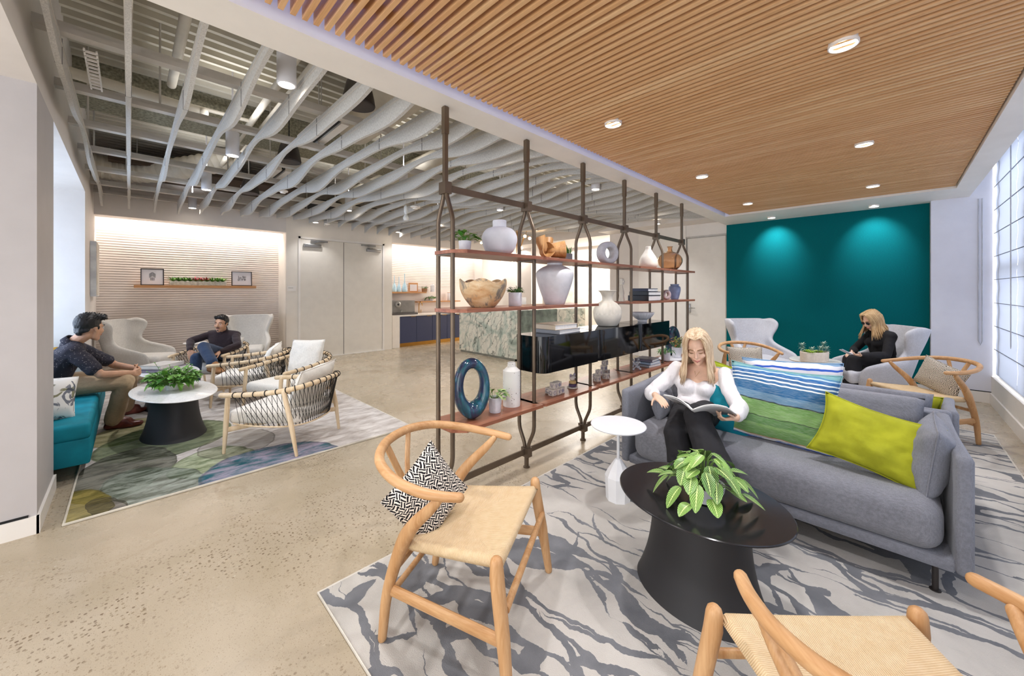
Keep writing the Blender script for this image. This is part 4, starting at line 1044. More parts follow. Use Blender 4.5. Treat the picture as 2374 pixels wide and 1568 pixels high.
MB().lathe([(.036, 0), (.034, .02), (.026, .06), (.03, .09), (.022, .13), (.014, .15), (.012, .17)], 6).box((0, 0, .21), (.045, .04, .07), bev=.01).box((0, -.02, .21), (.02, .02, .02)).build('figure', CER_C, t, ang=30)
PAGES = plain('page_block', '#e8e6e2', .8, var=.03, scale=60)
def book(label, x, y, z, w, d, h, cover, rz=0, group=None):
    t = thing('book', label, 'book', (x, y, z), rz, group)
    MB().box((0, 0, .002), (w, d, .004)).box((0, 0, h-.002), (w, d, .004)).box((-w/2+.003, 0, h/2), (.006, d, h)).build('cover', cover, t, smooth=False)
    MB().box((.002, 0, h/2), (w-.012, d-.008, h-.008)).build('pages', PAGES, t, smooth=False)
    return t
BK = [plain('cover_'+n, h, .4, var=.03) for n, h in (('black', '#1c1c20'), ('navy', '#2c3550'), ('white', '#e6e4e2'), ('grey', '#9b9ca2'), ('sand', '#d8c6ac'), ('mauve', '#6e6472'), ('blue', '#9fb3cc'), ('speckled', '#c3bdb4'))]
GB = 'books stacked on the second board'
book('thick black book at the bottom of the stack on the second board', sx(1494), 2.02, Z2, .32, .24, .06, BK[0], .02, GB)
book('white-edged book in the middle of the stack on the second board', sx(1496), 2.02, Z2+.061, .30, .23, .042, BK[0], -.03, GB)
book('thin book on top of the stack on the second board', sx(1494), 2.02, Z2+.104, .27, .2, .034, BK[1], .04, GB)
t = thing('ring_sculpture', 'small pearly ring ornament beside the slate blue vase', 'sculpture', (sx(1541), 2.0, Z2+.062), -.4)
ring_mesh(.062, .026, .05).build('ring', plain('pearl_glaze', '#b9a5a4', .25, var=.15, scale=14), t, ang=180)
vase('vase', 'slate blue shouldered vase near the end of the second board', 'vase', sx(1564), Z2, [(.042, 0), (.048, .01), (.066, .08), (.073, .13), (.066, .165), (.05, .175), (.054, .195), (.046, .195), (.04, .17), (.001, .15)], m_dusk())
# --- on the black cabinets
GC = 'books on the black cabinet'
book('large book lying flat on the black cabinet under another', sx(1290), 2.0, Z3, .31, .24, .034, BK[3], .05, GC)
book('large sand-coloured book on top, lying on the black cabinet', sx(1284), 2.0, Z3+.035, .29, .23, .042, BK[4], -.03, GC)
def rib(a, r, z): return (r*(1+.03*math.cos(18*a)*(1 if .12 < z < .23 else 0)), z)
vase('vase', 'cream ribbed vase with flared rim on the middle black cabinet', 'vase', sx(1408), Z3, [(.085, 0), (.10, .01), (.13, .07), (.137, .125), (.125, .18), (.09, .225), (.055, .25), (.052, .29), (.07, .33), (.088, .345), (.08, .35), (.06, .33), (.044, .28), (.001, .24)], CER_C, 108, fn=rib)
vase('bowl', 'low white fluted bowl on the last black cabinet', 'bowl', sx(1489), Z3, [(.05, 0), (.052, .02), (.075, .035), (.11, .07), (.123, .10), (.115, .10), (.10, .07), (.06, .04), (.001, .035)], CER_W, 96, fn=lambda a, r, z: (r*(1+.045*abs(math.sin(12*a))*(1 if z > .03 else 0)), z))
# --- bottom row
t = thing('ring_sculpture', 'tall glossy blue and teal ceramic ring at the start of the bottom board', 'sculpture', (sx(1089), 2.0, Z4), -.42)
def oval_ring(H, Wd, hole_w, hole_h, T):
    def f(u, v):
        a = 2*PI*u; b = 2*PI*v
        ox, oz = Wd/2*math.cos(a), H/2*math.sin(a); ix, iz = hole_w/2*math.cos(a), hole_h/2*math.sin(a)+H*.05
        cx, cz = (ox+ix)/2, (oz+iz)/2; hx, hz = (ox-ix)/2, (oz-iz)/2
        z = cz+hz*math.cos(b) + H/2
        if z < .008: z = .0
        return (cx+hx*math.cos(b), math.sin(b)*T/2*(1.15-.3*math.sin(a)), z)
    return MB().grid(f, 56, 18, True, True, False)
oval_ring(.405, .25, .115, .22, .10).build('ring', GLAZE, t, ang=180)
potted('potted_plant', 'broad-leaved plant in a white pot between the blue ring and speckled vase', sx(1141), 1.99, Z4, .048, .105, 24, .06, .09, .075, .04, m_leaf('variegated_leaf', '#4d7a3c', '#a8b878'), seed=12, droop=.5)
vase('vase', 'tall speckled white bottle vase on the bottom board', 'vase', sx(1186), Z4, [(.058, 0), (.064, .006), (.065, .235), (.06, .26), (.035, .285), (.031, .29), (.03, .315), (.024, .318), (.02, .28), (.001, .27)], SPECK)
BLOCK = plain('pale_wood_block', '#cfc3b6', .6, var=.1, scale=40); BLOCK_M = plain('block_mark', '#8f8894', .6)
def block(label, x, y, z, s=.05, rz=0, kind=0, group='wooden toy blocks'):
    t = thing('toy_block', label, 'toy', (x, y, z), rz, group)
    MB().box((0, 0, s/2), (s, s, s), bev=.003).build('cube', BLOCK, t, smooth=False)
    m = MB(); e = .001
    for q in range(4):
        M4 = Matrix.Rotation(q*PI/2, 4, 'Z')
        mm = MB()
        if (kind+q) % 3 == 0: mm.tube([(s*.28*math.cos(i/12*2*PI), -s/2-e, s/2+s*.28*math.sin(i/12*2*PI)) for i in range(12)], s*.05, 4, closed=True)
        elif (kind+q) % 3 == 1: mm.tube([(-s*.22, -s/2-e, s*.78), (0, -s/2-e, s*.25), (s*.22, -s/2-e, s*.78)], s*.055, 4)
        else: mm.box((0, -s/2-e/2, s/2), (s*.5, e, s*.5), (0, PI/4, 0))
        mm.xf(M4)
        tmp = bpy.data.meshes.new('x'); mm.bm.to_mesh(tmp); m.bm.from_mesh(tmp); bpy.data.meshes.remove(tmp); mm.bm.free()
    m.build('mark', BLOCK_M, t, smooth=False)
bx = sx(1279)
for i, (dx, dy, dz, lab) in enumerate([(-.052, -.03, 0, 'toy block at the pier side of the bottom layer of the low block pile'), (.002, -.035, 0, 'toy block in the middle of the bottom layer of the low block pile'), (.056, -.03, 0, 'toy block at the bear end of the bottom layer of the low block pile'), (-.02, .03, 0, 'toy block standing behind the bottom layer of the low block pile'),
                                      (-.028, -.025, .051, 'toy block with a circle on top of the low block pile'), (.026, -.02, .051, 'second toy block on top of the low block pile, bear side')]):
    block(lab, bx+dx, 2.0+dy, Z4+dz, rz=.1*math.sin(i*2.1), kind=i)
t = thing('toy_bear', 'little wooden stacking bear toy with round ears on the bottom board', 'toy', (sx(1323), 2.0, Z4))
MB().lathe([(.045, 0), (.048, .004), (.045, .01), (.001, .011)], 28).build('saucer', BLOCK, t)
MB().lathe([(.026, .011), (.034, .016), (.034, .032), (.026, .037)], 24).build('ring', plain('plum_paint', '#55405f', .5), t)
MB().lathe([(.024, .037), (.032, .042), (.031, .058), (.022, .064)], 24).build('ring', plain('ochre_wood', '#c7a56d', .5), t)
hd = MB().ell((0, 0, .088), (.03, .028, .026)).build('head', BLOCK, t)
for s in (-1, 1): MB().ell((s*.028, 0, .112), (.014, .008, .014)).build('ear', plain('ear_paint', '#b1a3ad', .5), hd)
MB().ell((0, -.028, .084), (.006, .005, .005)).build('nose', BLACK_SAT, hd)
for i, (px, dz, dy, lab) in enumerate([(1376, 0, -.02, 'toy block at the bottom of the second block pile, first from the bear'), (1386, 0, .04, 'toy block at the bottom of the second block pile, set further back'), (1396, 0, -.02, 'toy block at the bottom of the second block pile, away from the bear'), (1382, .051, -.01, 'toy block with a circle on top of the second block pile')]):
    block(lab, sx(px), 2.0+dy, Z4+dz, rz=.15*math.sin(i*3), kind=i+1)
for i, (px, dz, lab) in enumerate([(1404, 0, 'toy block at the foot of the block tower, bear side'), (1414, 0, 'toy block at the foot of the block tower, sofa side'), (1408, .051, 'toy block in the middle of the block tower'), (1410, .102, 'toy block on top of the block tower')]):
    block(lab, sx(px)+.02, 2.07, Z4+dz, rz=.2*math.sin(i*1.7+1), kind=i)
def jack(label, x, y, z, s, rot):
    t = thing('jack_ornament', label, 'ornament', (x, y, z), 0, 'silver jack ornaments'); t.rotation_euler = rot
    m = MB()
    for d in ((1, 0, 0), (0, 1, 0), (0, 0, 1)):
        d = V(d); m.tube([d*-s, d*s], s*.12, 8)
        for q in (-1, 1): m.ell(d*s*q, s*.26, seg=12, ring=8)
    m.build('jack', plain('silver_glaze', '#b9bcc4', .3, metal=.5), t)
jack('silver jack ornament lying on the bottom board before the grey books', sx(1463), 1.96, Z4+.045, .05, (.6, .5, .3)); jack('second silver jack ornament leaning beside the books on the bottom board', sx(1475), 2.03, Z4+.05, .055, (.9, .2, 1.1))
GD = 'grey books on the bottom board'
for i, (w, c, lab) in enumerate(((.26, 3, 'grey book at the bottom of the stack on the bottom board'), (.25, 6, 'pale blue book in the middle of the stack on the bottom board'), (.22, 5, 'mauve grey book on top of the stack on the bottom board'))): book(lab, sx(1496), 2.0, Z4+.0285*i, w, .2, .028, BK[c], .08*(i-1), GD)
t = thing('tray', 'oval white tray under the potted plants at the end of the bottom board', 'tray', (sx(1547), 1.97, Z4))
MB().lathe([(.001, .0), (.19, 0), (.2, .012), (.19, .014), (.18, .006), (.001, .006)], 48, sy=.72).build('tray', POT_W, t)
MB().lathe([(.16, .006), (.161, .007)], 24, sy=.72).build('rim_line', POT_W, t)
potted('potted_plant', 'small round white pot with a trailing plant on the oval tray, shelf side', sx(1532), 1.96, Z4+.009, .055, .10, 30, .06, .06, .06, .036, LEAF_D, seed=21, droop=.7)
potted('potted_plant', 'white pot with red-tinged leafy plant on the oval tray', sx(1556), 1.95, Z4+.009, .06, .13, 46, .075, .16, .06, .035, m_leaf('ruddy_leaf', '#5d7a3c', '#a35a3e'), seed=22)
t = thing('ring_sculpture', 'dark glossy oval ring behind the potted plants on the bottom board', 'sculpture', (sx(1567), 2.06, Z4), -.2)
oval_ring(.39, .24, .09, .19, .09).build('ring', GLAZE, t, ang=180)
# ================================================================ table-top plants
p = on_z(1632, 1158, .446)
t = thing('potted_plant', 'prayer plant with pale leaf veins in a white bowl on the black oval table', 'plant', (p.x, p.y, .446))
MB().lathe([(.04, 0), (.055, .004), (.08, .05), (.084, .075), (.078, .075), (.06, .04), (.001, .03)], 40).build('pot', WHITE_LAQ, t)
MB().lathe([(.07, .06), (.001, .066)], 20, caps=False).build('soil', SOIL, t)
m = MB(); st = MB(); rg = random.Random(14)
for i in range(54):
    a = 2*PI*(i*.382+.03*rng.random()); k = (i+.5)/54
    rad = lerp(.02, .165, k**.75)*rg.uniform(.85, 1.1); hz = lerp(.20, .05, k**1.4)+rg.uniform(-.015, .02)
    tip = V((math.cos(a)*rad, math.sin(a)*rad, hz))
    st.tube([(0, 0, .06), (tip.x*.5, tip.y*.5, hz*.75+.03), tip], .0018, 5)
    d = V((math.cos(a+rg.uniform(-.6, .6)), math.sin(a+rg.uniform(-.6, .6)), rg.uniform(-.95, .1)))
    leaf(m, tip, d, rg.uniform(.062, .09), rg.uniform(.044, .06), rg.uniform(.15, .5), cup=.16, nl=12, nw=7, shape=1.15)
m.build('foliage', LEAF_V, t, ang=180); st.build('stems', STEM, t)
p = on_z(402, 903, .43)
t = thing('potted_plant', 'bushy bright green plant in a low white pot on the white-topped table', 'plant', (p.x, p.y, .431))
MB().lathe(pot_prof(.062, .07, 1, .95), 40).build('pot', WMARBLE, t); MB().lathe([(.054, .06), (.001, .063)], 20, caps=False).build('soil', SOIL, t)
m = MB(); st = MB(); bush(m, random.Random(4), (0, 0, .06), 300, .15, .14, .055, .038, .3, stems=st); bush(m, random.Random(6), (0, 0, .05), 140, .14, .05, .055, .04, .9, stems=st)
for i in range(7):
    a = i*.9; b = V((math.cos(a)*.05, math.sin(a)*.05, .08)); e = b+V((math.cos(a)*rg.uniform(.02, .16), math.sin(a)*rg.uniform(.02, .16), rg.uniform(.1, .19)))
    st.tube([b, e], .002, 4)
    for q in range(7): leaf(m, b.lerp(e, .45+.55*q/6), (math.cos(q*2.4), math.sin(q*2.4), .5), .028, .014, .2)
m.build('foliage', LEAF, t, ang=180); st.build('stems', STEM, t)
p = on_z(1888, 838, .50)
t = thing('planter', 'oval cream planter of mixed succulents on the round marble table', 'plant', (p.x, p.y, .501), -.6)
MB().lathe([(.16, 0), (.175, .005), (.18, .115), (.176, .12), (.165, .12), (.16, .09), (.001, .085)], 48, sy=.6).build('bowl', plain('cream_stone', '#ded3c4', .7, var=.04, scale=30), t)
MB().lathe([(.158, .095), (.001, .1)], 28, sy=.6, caps=False).build('soil', SOIL, t)
m = MB(); m2 = MB(); rg = random.Random(31)
for i in range(9):
    c0 = V((rg.uniform(-.13, .13), rg.uniform(-.06, .06), .10))
    for q in range(22): a = q*2.4; leaf(m, c0, (math.cos(a), math.sin(a), .3+q*.06), .055, .02, .1, nl=4, nw=3)
for cx_, hh in ((-.15, .11), (.13, .12), (.07, .07), (.17, .06), (-.04, .06)):
    c0 = V((cx_, rg.uniform(-.03, .03), .1+hh)); m2.tube([(cx_*.8, 0, .095), c0], .004, 5)
    for q in range(26): a = q*2.4; leaf(m2, c0+V((0, 0, -.002*q)), (math.cos(a), math.sin(a), .9-q*.06), .05, .014, .12, nl=4, nw=3)
m.build('foliage', LEAF_Y, t, ang=180); m2.build('rosettes', LEAF_S, t, ang=180)
# big books on the second white table
p = on_z(376, 858, .43)
book('grey-covered big book lying beneath another on the white-topped table', p.x+.02, p.y-.02, .431, .36, .27, .035, BK[5], .75, 'coffee table books'); book('pale big book lying on top of the grey one on the white-topped table', p.x, p.y, .4665, .33, .25, .042, BK[7], .8, 'coffee table books')
# ================================================================ shelf on the ridged wall
t = thing('wall_shelf', 'long oak shelf fixed to the ridged wall', 'shelf', (.05, 8.72, 1.415))
MB().box((.83, 0, .022), (1.66, .22, .044), bev=.002).build('board', SHELF_OAK, t, smooth=False)
FRAME_BLK = plain('black_frame', '#2b2726', .4); MAT_W = plain('mat_board', '#dddbe0', .7, var=.01); INK = plain('ink_black', '#232326', .7)
def framed(label, x, w, h, kind):
    t = thing('picture_frame', label, 'picture', (x, 8.70, 1.4595)); t.rotation_euler = (-.08, 0, 0)
    f = MB()
    for s in (-1, 1): f.box((s*(w/2-.006), 0, h/2), (.012, .018, h)).box((0, 0, h/2+s*(h/2-.006)), (w, .018, .012))
    f.build('frame', FRAME_BLK, t, smooth=False); MB().box((0, .003, h/2), (w-.02, .006, h-.02)).build('mat', MAT_W, t, smooth=False)
    a = MB(); rg = random.Random(kind)
    if kind == 1:
        for i in range(5): a.box((-.022+.011*i, -.001, h/2-.035), (.004, .001, .05)); 
        for i in range(5): a.box((-.02, -.001, h/2+.005+.014*i), (.05, .001, .005), (0, -.7, 0)).box((.02, -.001, h/2+.005+.014*i), (.05, .001, .005), (0, .7, 0))
    else:
        for i in range(16): a.box((rg.randrange(-4, 5)*.0125, -.001, h/2+rg.randrange(-3, 4)*.0125), (.03, .001, .005)).box((rg.randrange(-4, 5)*.0125, -.001, h/2+rg.randrange(-3, 4)*.0125), (.005, .001, .03))
    a.build('print', INK, t, smooth=False)
framed('black-framed line print at the alcove end of the long oak shelf', .27, .285, .275, 1); framed('black-framed maze print at the door end of the long oak shelf', 1.50, .32, .27, 2)
t = thing('planter', 'long stone trough of green and crimson bromeliads on the oak wall shelf', 'plant', (.87, 8.715, 1.4595))
MB().box((0, 0, .035), (.78, .13, .07), bev=.006).build('trough', plain('pale_stone', '#c6c2b4', .8, var=.12, scale=30), t, smooth=False)
m = MB(); mr = MB(); rg = random.Random(9)
for i in range(10):
    c0 = V((lerp(-.34, .34, i/9), rg.uniform(-.03, .03), .065)); R_ = i in (4, 5, 6)
    for q in range(22):
        a = q*2.4; leaf((mr if (R_ and q > 8) else m), c0, (math.cos(a)*1.2, math.sin(a)*.8, .35+.05*q), rg.uniform(.12, .2), .024, .3, nl=5, nw=3)
m.build('foliage', LEAF, t, ang=180); mr.build('bracts', LEAF_R, t, ang=180)
# canvas on the alcove wall
t = thing('canvas_painting', 'pale abstract canvas on the wall strip between alcove and ridged wall', 'picture', (-.37, 7.85, 1.66))
MB().box((.03, 0, 0), (.055, .62, .74)).build('canvas', plain('canvas_edge', '#e6eaf2', .8), t, smooth=False)
ta = NT('abstract_paint'); v = ta.coord(); ta.col(ta.ramp(ta.noise(v, 6, 4, .6, 1), [(.3, '#b9ad98'), (.45, '#d9d2c4'), (.6, '#e0d9cf'), (.75, '#c99f86')])).rough(.8)
MB().box((.059, 0, 0), (.003, .6, .72)).build('painted_face', ta.m, t, smooth=False)
t = thing('door_sign', 'small white room sign beside the double doors', 'sign', (2.245, 8.335, 1.41))
MB().box((0, 0, 0), (.16, .006, .10)).build('plate', W_TRIM, t, smooth=False); m = MB()
for i in range(7): m.box((-.055+.012*i, -.004, .012), (.007, .001, .008 if i % 2 else .011))
m.build('lettering', plain('sign_grey', '#77736d', .6), t, smooth=False)
# ================================================================ kitchenette
NAVY = plain('navy_front', '#39405f', .45, var=.02); QUARTZ = plain('white_quartz', '#efe8df', .3, var=.02)
t = thing('base_cabinet', 'navy kitchenette base cabinet with brass toe kick', 'cabinet', (4.40, 8.42, 0))
MB().b2((.2, .02, .09), (3.0, .6, .735)).build('carcass', NAVY, t, smooth=False)
for i in range(5):
    x0 = .203+.46*i; d = MB().b2((x0, 0, .095), (x0+.454, .018, .73), .002).build('door', NAVY, t, smooth=False)
    MB().b2((x0+.30, -.012, .722), (x0+.43, .006, .733)).build('pull', BRASS, d, smooth=False)
MB().b2((.2, .035, 0), (3.0, .06, .088)).build('toe_kick', BRASS, t, smooth=False)
t = thing('countertop', 'white waterfall countertop on the navy cabinet', 'countertop', (4.40, 8.40, 0))
MB().b2((0, 0, .742), (3.0, .64, .775)).b2((0, 0, 0), (.19, .64, .742)).build('slab', QUARTZ, t, smooth=False)
t = thing('coffee_machine', 'steel bean-to-cup coffee machine on the white counter', 'coffee machine', (4.70, 8.74, .776))
MB().b2((-.22, -.16, .04), (.33, .2, .30), .008).build('housing', plain('machine_steel', '#8c8a88', .35, metal=.7), t, smooth=False)
MB().b2((-.25, -.14, .0), (-.2, .2, .31), .006).b2((-.22, -.24, 0), (.36, .2, .04), .006).build('drip_base', plain('machine_dark', '#55514e', .4), t, smooth=False)
MB().lathe([(.06, 0), (.065, .012), (.05, .02), (.045, .02)], 28).xf(Matrix.Translation((-.06, -.16, .22)) @ Matrix.Rotation(PI/2, 4, 'X')).build('dial_ring', STEEL, t)
MB().lathe([(.044, 0), (.044, .018), (.001, .022)], 28).xf(Matrix.Translation((-.06, -.16, .22)) @ Matrix.Rotation(PI/2, 4, 'X')).build('dial', BLACK_SAT, t)
MB().tube([(.02, -.17, .1), (.0, -.22, .08), (-.03, -.25, .06)], .008, 8).build('spout', STEEL, t)
t.scale = (1.2, 1.1, 1.15)
t = thing('faucet', 'brass gooseneck faucet at the kitchenette sink', 'faucet', (5.42, 8.9, .776))
MB().tube(bez([(0, 0, 0), (0, 0, .2), (.0, -.03, .28), (.0, -.09, .30), (0, -.14, .26), (0, -.15, .2)], 20), .011, 10).build('spout', BRASS, t); MB().cyl((.05, 0, 0), (.05, -.02, .09), .008).build('lever', BRASS, t)
t = thing('soap_dispenser', 'small metal soap dispenser beside the brass faucet', 'dispenser', (5.16, 8.9, .776)); MB().lathe([(.025, 0), (.02, .05), (.006, .09), (.005, .13)], 16).tube([(0, 0, .13), (.06, -.04, .08)], .005, 6).build('pump', STEEL, t)
t = thing('wall_shelf', 'oak shelf holding the tall blue bottles above the coffee machine', 'shelf', (4.37, 8.96, 1.30)); MB().b2((0, -.11, 0), (1.25, .11, .035)).build('board', SHELF_OAK, t, smooth=False)
t = thing('wall_shelf', 'lower short oak shelf beside the kitchenette faucet', 'shelf', (5.35, 8.96, 1.055)); MB().b2((0, -.11, 0), (1.4, .11, .03)).build('board', SHELF_OAK, t, smooth=False)
BOT = plain('pale_blue_glaze', '#bcdcee', .25)
for i, (px, s, lab) in enumerate(((914, 1., 'pale blue long-necked bottle, first on the shelf from the doors'), (925, .93, 'pale blue long-necked bottle between the two taller ones'), (938, 1.12, 'tallest pale blue long-necked bottle on the kitchenette shelf'))):
    q = on_y(px, 640, 8.93); vase('bottle', lab, 'bottle', q.x, 1.336, [(.05*s, 0), (.058*s, .01), (.06*s, .06*s), (.04*s, .16*s), (.014*s, .24*s), (.01*s, .40*s), (.008*s, .40*s), (.01*s, .24*s), (.001, .15*s)], BOT, y=8.93, group='pale blue bottles')
q = on_y(958, 640, 8.98); t = thing('picture_frame', 'small pale wood picture frame beside the blue bottles', 'picture', (q.x, 8.98, 1.336)); MB().box((0, 0, .12), (.27, .016, .24)).build('frame', SHELF_OAK, t, smooth=False); MB().box((0, -.009, .11), (.21, .003, .17)).build('print', MAT_W, t, smooth=False)
q = on_y(984, 640, 8.93); potted('potted_plant', 'small plant in a brown basket on the kitchenette shelf', q.x, 8.93, 1.336, .075, .09, 40, .07, .08, .05, .02, LEAF_D, plain('basket', '#9a7454', .8), seed=41, base=.95)
q = on_y(1003, 640, 8.93); t = thing('canister', 'white lidded canister at the end of the kitchenette shelf', 'jar', (q.x, 8.93, 1.336)); MB().lathe([(.06, 0), (.062, .17), (.001, .175)], 28).build('jar', CER_W, t); MB().lathe([(.058, .175), (.05, .195), (.01, .2), (.012, .22), (.001, .225)], 24).build('lid', CER_W, t)
q = on_y(998, 665, 8.93); potted('potted_plant', 'trailing green plant on the lower kitchenette shelf', q.x+.03, 8.93, 1.086, .05, .07, 46, .11, .08, .07, .045, LEAF_D, seed=43, droop=.9)
q = on_y(1042, 665, 8.93); t = thing('canister', 'white square canister on the lower kitchenette shelf', 'jar', (q.x, 8.93, 1.086)); MB().box((0, 0, .11), (.1, .1, .22), bev=.01).build('jar', CER_W, t); MB().box((0, 0, .226), (.09, .09, .01)).build('lid', SHELF_OAK, t)
# ================================================================ reception desk
MARB = m_marble(); MARB2 = plain('dark_green_marble', '#6f7a70', .2, var=.3, scale=5)
t = thing('reception_desk', 'reception desk clad in swirling green and white marble', 'desk', (5.27, 5.15, 0))
MB().b2((0, 0, .045), (.05, 1.80, .975)).build('front_panel', MARB, t, smooth=False)
MB().b2((.052, 0, .045), (1.25, .05, .975)).build('return_panel', MARB2, t, smooth=False); MB().b2((1.252, -.01, .45), (2.3, .05, .96)).build('end_panel', MARB, t, smooth=False)
MB().b2((.05, .05, .975), (.4, 1.80, .985)).b2((.05, .05, .96), (2.3, .3, .972)).build('ledge', QUARTZ, t, smooth=False); MB().b2((.3, .3, .70), (.95, 1.75, .73)).build('worktop', QUARTZ, t, smooth=False)
MB().b2((.02, .03, 0), (2.2, .06, .045)).b2((.02, .03, 0), (.06, 1.78, .045)).build('plinth', plain('grey_plinth', '#8b8b80', .6), t, smooth=False)
t = thing('desk_chair', 'woven-back task chair behind the reception desk', 'chair', (6.75, 5.75, 0), .6)
MB().tube(bez([(-.24, .2, .78), (-.27, 0, .98), (-.2, -.12, 1.06), (0, -.16, 1.08), (.2, -.12, 1.06), (.27, 0, .98), (.24, .2, .78)], 40), .02, 8).build('back_frame', plain('cane_frame', '#6f5a44', .6), t)
MB().grid(lambda u, v: ((u*2-1)*.25, -.14+.28*(u*2-1)**2*.8, lerp(.62, 1.06-.06*(u*2-1)**2, v)), 20, 10).build('woven_back', plain('cane_weave', '#a08a6c', .8, var=.35, scale=90), t, ang=180)
MB().box((0, .05, .50), (.5, .48, .08), bev=.03).build('seat', LINEN, t); MB().cyl((0, .05, .05), (0, .05, .46), .03).build('stem', STEEL, t); MB().lathe([(.26, 0), (.26, .02), (.04, .06)], 5, (0, .05, 0)).build('base', STEEL, t)
t = thing('monitor', 'computer monitor seen from behind over the reception desk ledge', 'monitor', (6.0, 5.75, .731), .3)
MB().box((0, 0, .32), (.56, .03, .34), bev=.008).build('screen', plain('monitor_grey', '#b9b9bb', .4), t); MB().box((0, .04, .09), (.05, .02, .18)).box((0, .04, .008), (.2, .16, .016)).build('stand', STEEL, t)
t = thing('wall_art', 'yellow and white abstract art on the bright wall behind reception', 'picture', (9.165, 7.05, 1.35)); MB().box((0, 0, 0), (.03, 1.0, .8)).build('panel', plain('art_white', '#efe9dc', .6), t, smooth=False)
MB().lathe([(.001, 0), (.2, 0), (.2, .004), (.001, .004)], 40, sx=.8).xf(Matrix.Translation((-.018, .28, 0)) @ Matrix.Rotation(PI/2, 4, 'Y')).build('shape', plain('art_yellow', '#e9c81f', .6), t)
t = thing('chandelier', 'branching pendant lamp with glowing globe bulbs above the reception desk', 'ceiling light', (6.1, 5.95, 2.0))
GLOBE = emit('globe_glow', '#ffcf9a', 9); b = MB().cyl((0, 0, 0), (0, 0, .85), .008, n=8); rg = random.Random(77); ends = []
for (px, py, dd) in ((1116, 563, .3), (1202, 527, 0), (1244, 532, .1), (1217, 548, -.2), (1228, 553, .25), (1209, 575, -.1), (1157, 609, .1), (1188, 604, -.25)):
    q = on_x(px, py, 6.1+dd) - V((6.1, 5.95, 2.0)); ends.append(q); b.tube([(0, 0, .1), (q.x*.6, q.y*.6, q.z+.08), (q.x, q.y, q.z+.03)], .005, 6)
b.build('frame', BRASS, t)
for q in ends: MB().ell(q, .033, seg=16, ring=10).build('bulb', GLOBE, t)
# ================================================================ people
def m_skin(name, h):
    t = NT(name); v = t.coord()
    t.col(t.ramp(t.noise(v, 14, 3), [(.3, mix_hex(h, .94)), (.7, mix_hex(h, 1.04))])).rough(.5, 0, .35)
    t.b.inputs['Subsurface Weight'].default_value = .08; t.b.inputs['Subsurface Radius'].default_value = (.02, .008, .004); t.b.inputs['Subsurface Scale'].default_value = .5
    return t.m
def m_hair(name, a, b):
    t = NT(name); f = t.noise(t.coord((90, 90, 9)), 1, 3); g = t.new('ShaderNodeNewGeometry')
    c = t.mix(.5, t.ramp(f, [(.35, a), (.65, b)]), t.mix(g.outputs['Random Per Island'], a, b))
    t.col(c).rough(.42, 0, .4); return t.m
def blob(name, mb, mat, parent, vox=.006, smooth=5, wr=0, wscale=14, wdir=(1, 1, 1), sub=0):
    o = mb.build(name, mat, parent, ang=180)
    r = o.modifiers.new('r', 'REMESH'); r.mode = 'VOXEL'; r.voxel_size = vox
    if smooth:
        s = o.modifiers.new('s', 'SMOOTH'); s.iterations = smooth; s.factor = .5
    bake(o)
    if wr:
        me = o.data
        nrm = [v.normal.copy() for v in me.vertices]
        for v, n in zip(me.vertices, nrm):
            q = V((v.co.x*wdir[0], v.co.y*wdir[1], v.co.z*wdir[2]))
            k = noise.noise(q*wscale)*.7 + noise.noise(q*wscale*2.3+V((3, 1, 2)))*.4
            v.co += n*(wr*k)
    o.data.shade_smooth()
    return o
def seg(mb, a, b, ra, rb): mb.hull([(a, ra), (b, rb)], 2)
def frame(f, u):
    f = V(f).normalized(); u = V(u); r = f.cross(u).normalized(); u = r.cross(f).normalized()
    return Matrix(((r.x, f.x, u.x), (r.y, f.y, u.y), (r.z, f.z, u.z)))
def head_mat(J):
    return Matrix.Translation(V(J['head'])) @ frame(J['face'], J.get('hup', (0, 0, 1))).to_4x4()
def head_prims(s, fem=False):
    k = .95 if fem else 1.
    mb = MB()
    mb.ell((0, -.014, .032), (.073*k, .093, .083)); mb.ell((0, .028, -.018), (.058*k, .058, .08))
    mb.hull([((0, .066, -.094), .017 if fem else .021), ((.036*k, .018, -.07), .022), ((-.036*k, .018, -.07), .022), ((.05*k, .02, -.005), .02), ((-.05*k, .02, -.005), .02)])
    mb.hull([((0, .083, .018), .0065), ((0, .1035, -.022), .0095), ((0, .082, -.032), .011)]); mb.hull([((.011, .088, -.028), .0065), ((-.011, .088, -.028), .0065)])
    for sg in (-1, 1):
        mb.hull([((sg*.012, .081, .027), .0075), ((sg*.042, .066, .028), .0085)])
        mb.ell((sg*.034, .058, -.022), .0245)
        mb.hull([((sg*.074*k, -.002, .012), (.006, .014, .014)), ((sg*.073*k, .004, -.02), (.006, .008, .009))])
    mb.hull([((.017, .082, -.052), .0062), ((-.017, .082, -.052), .0062), ((0, .0885, -.050), .0062)]); mb.hull([((.013, .081, -.061), .0065), ((-.013, .081, -.061), .0065), ((0, .087, -.0615), .0065)])
    for v in mb.bm.verts: v.co *= s
    return mb
def add_mb(dst, src, m):
    src.xf(m); tmp = bpy.data.meshes.new('t'); src.bm.to_mesh(tmp); dst.bm.from_mesh(tmp); bpy.data.meshes.remove(tmp); src.bm.free()
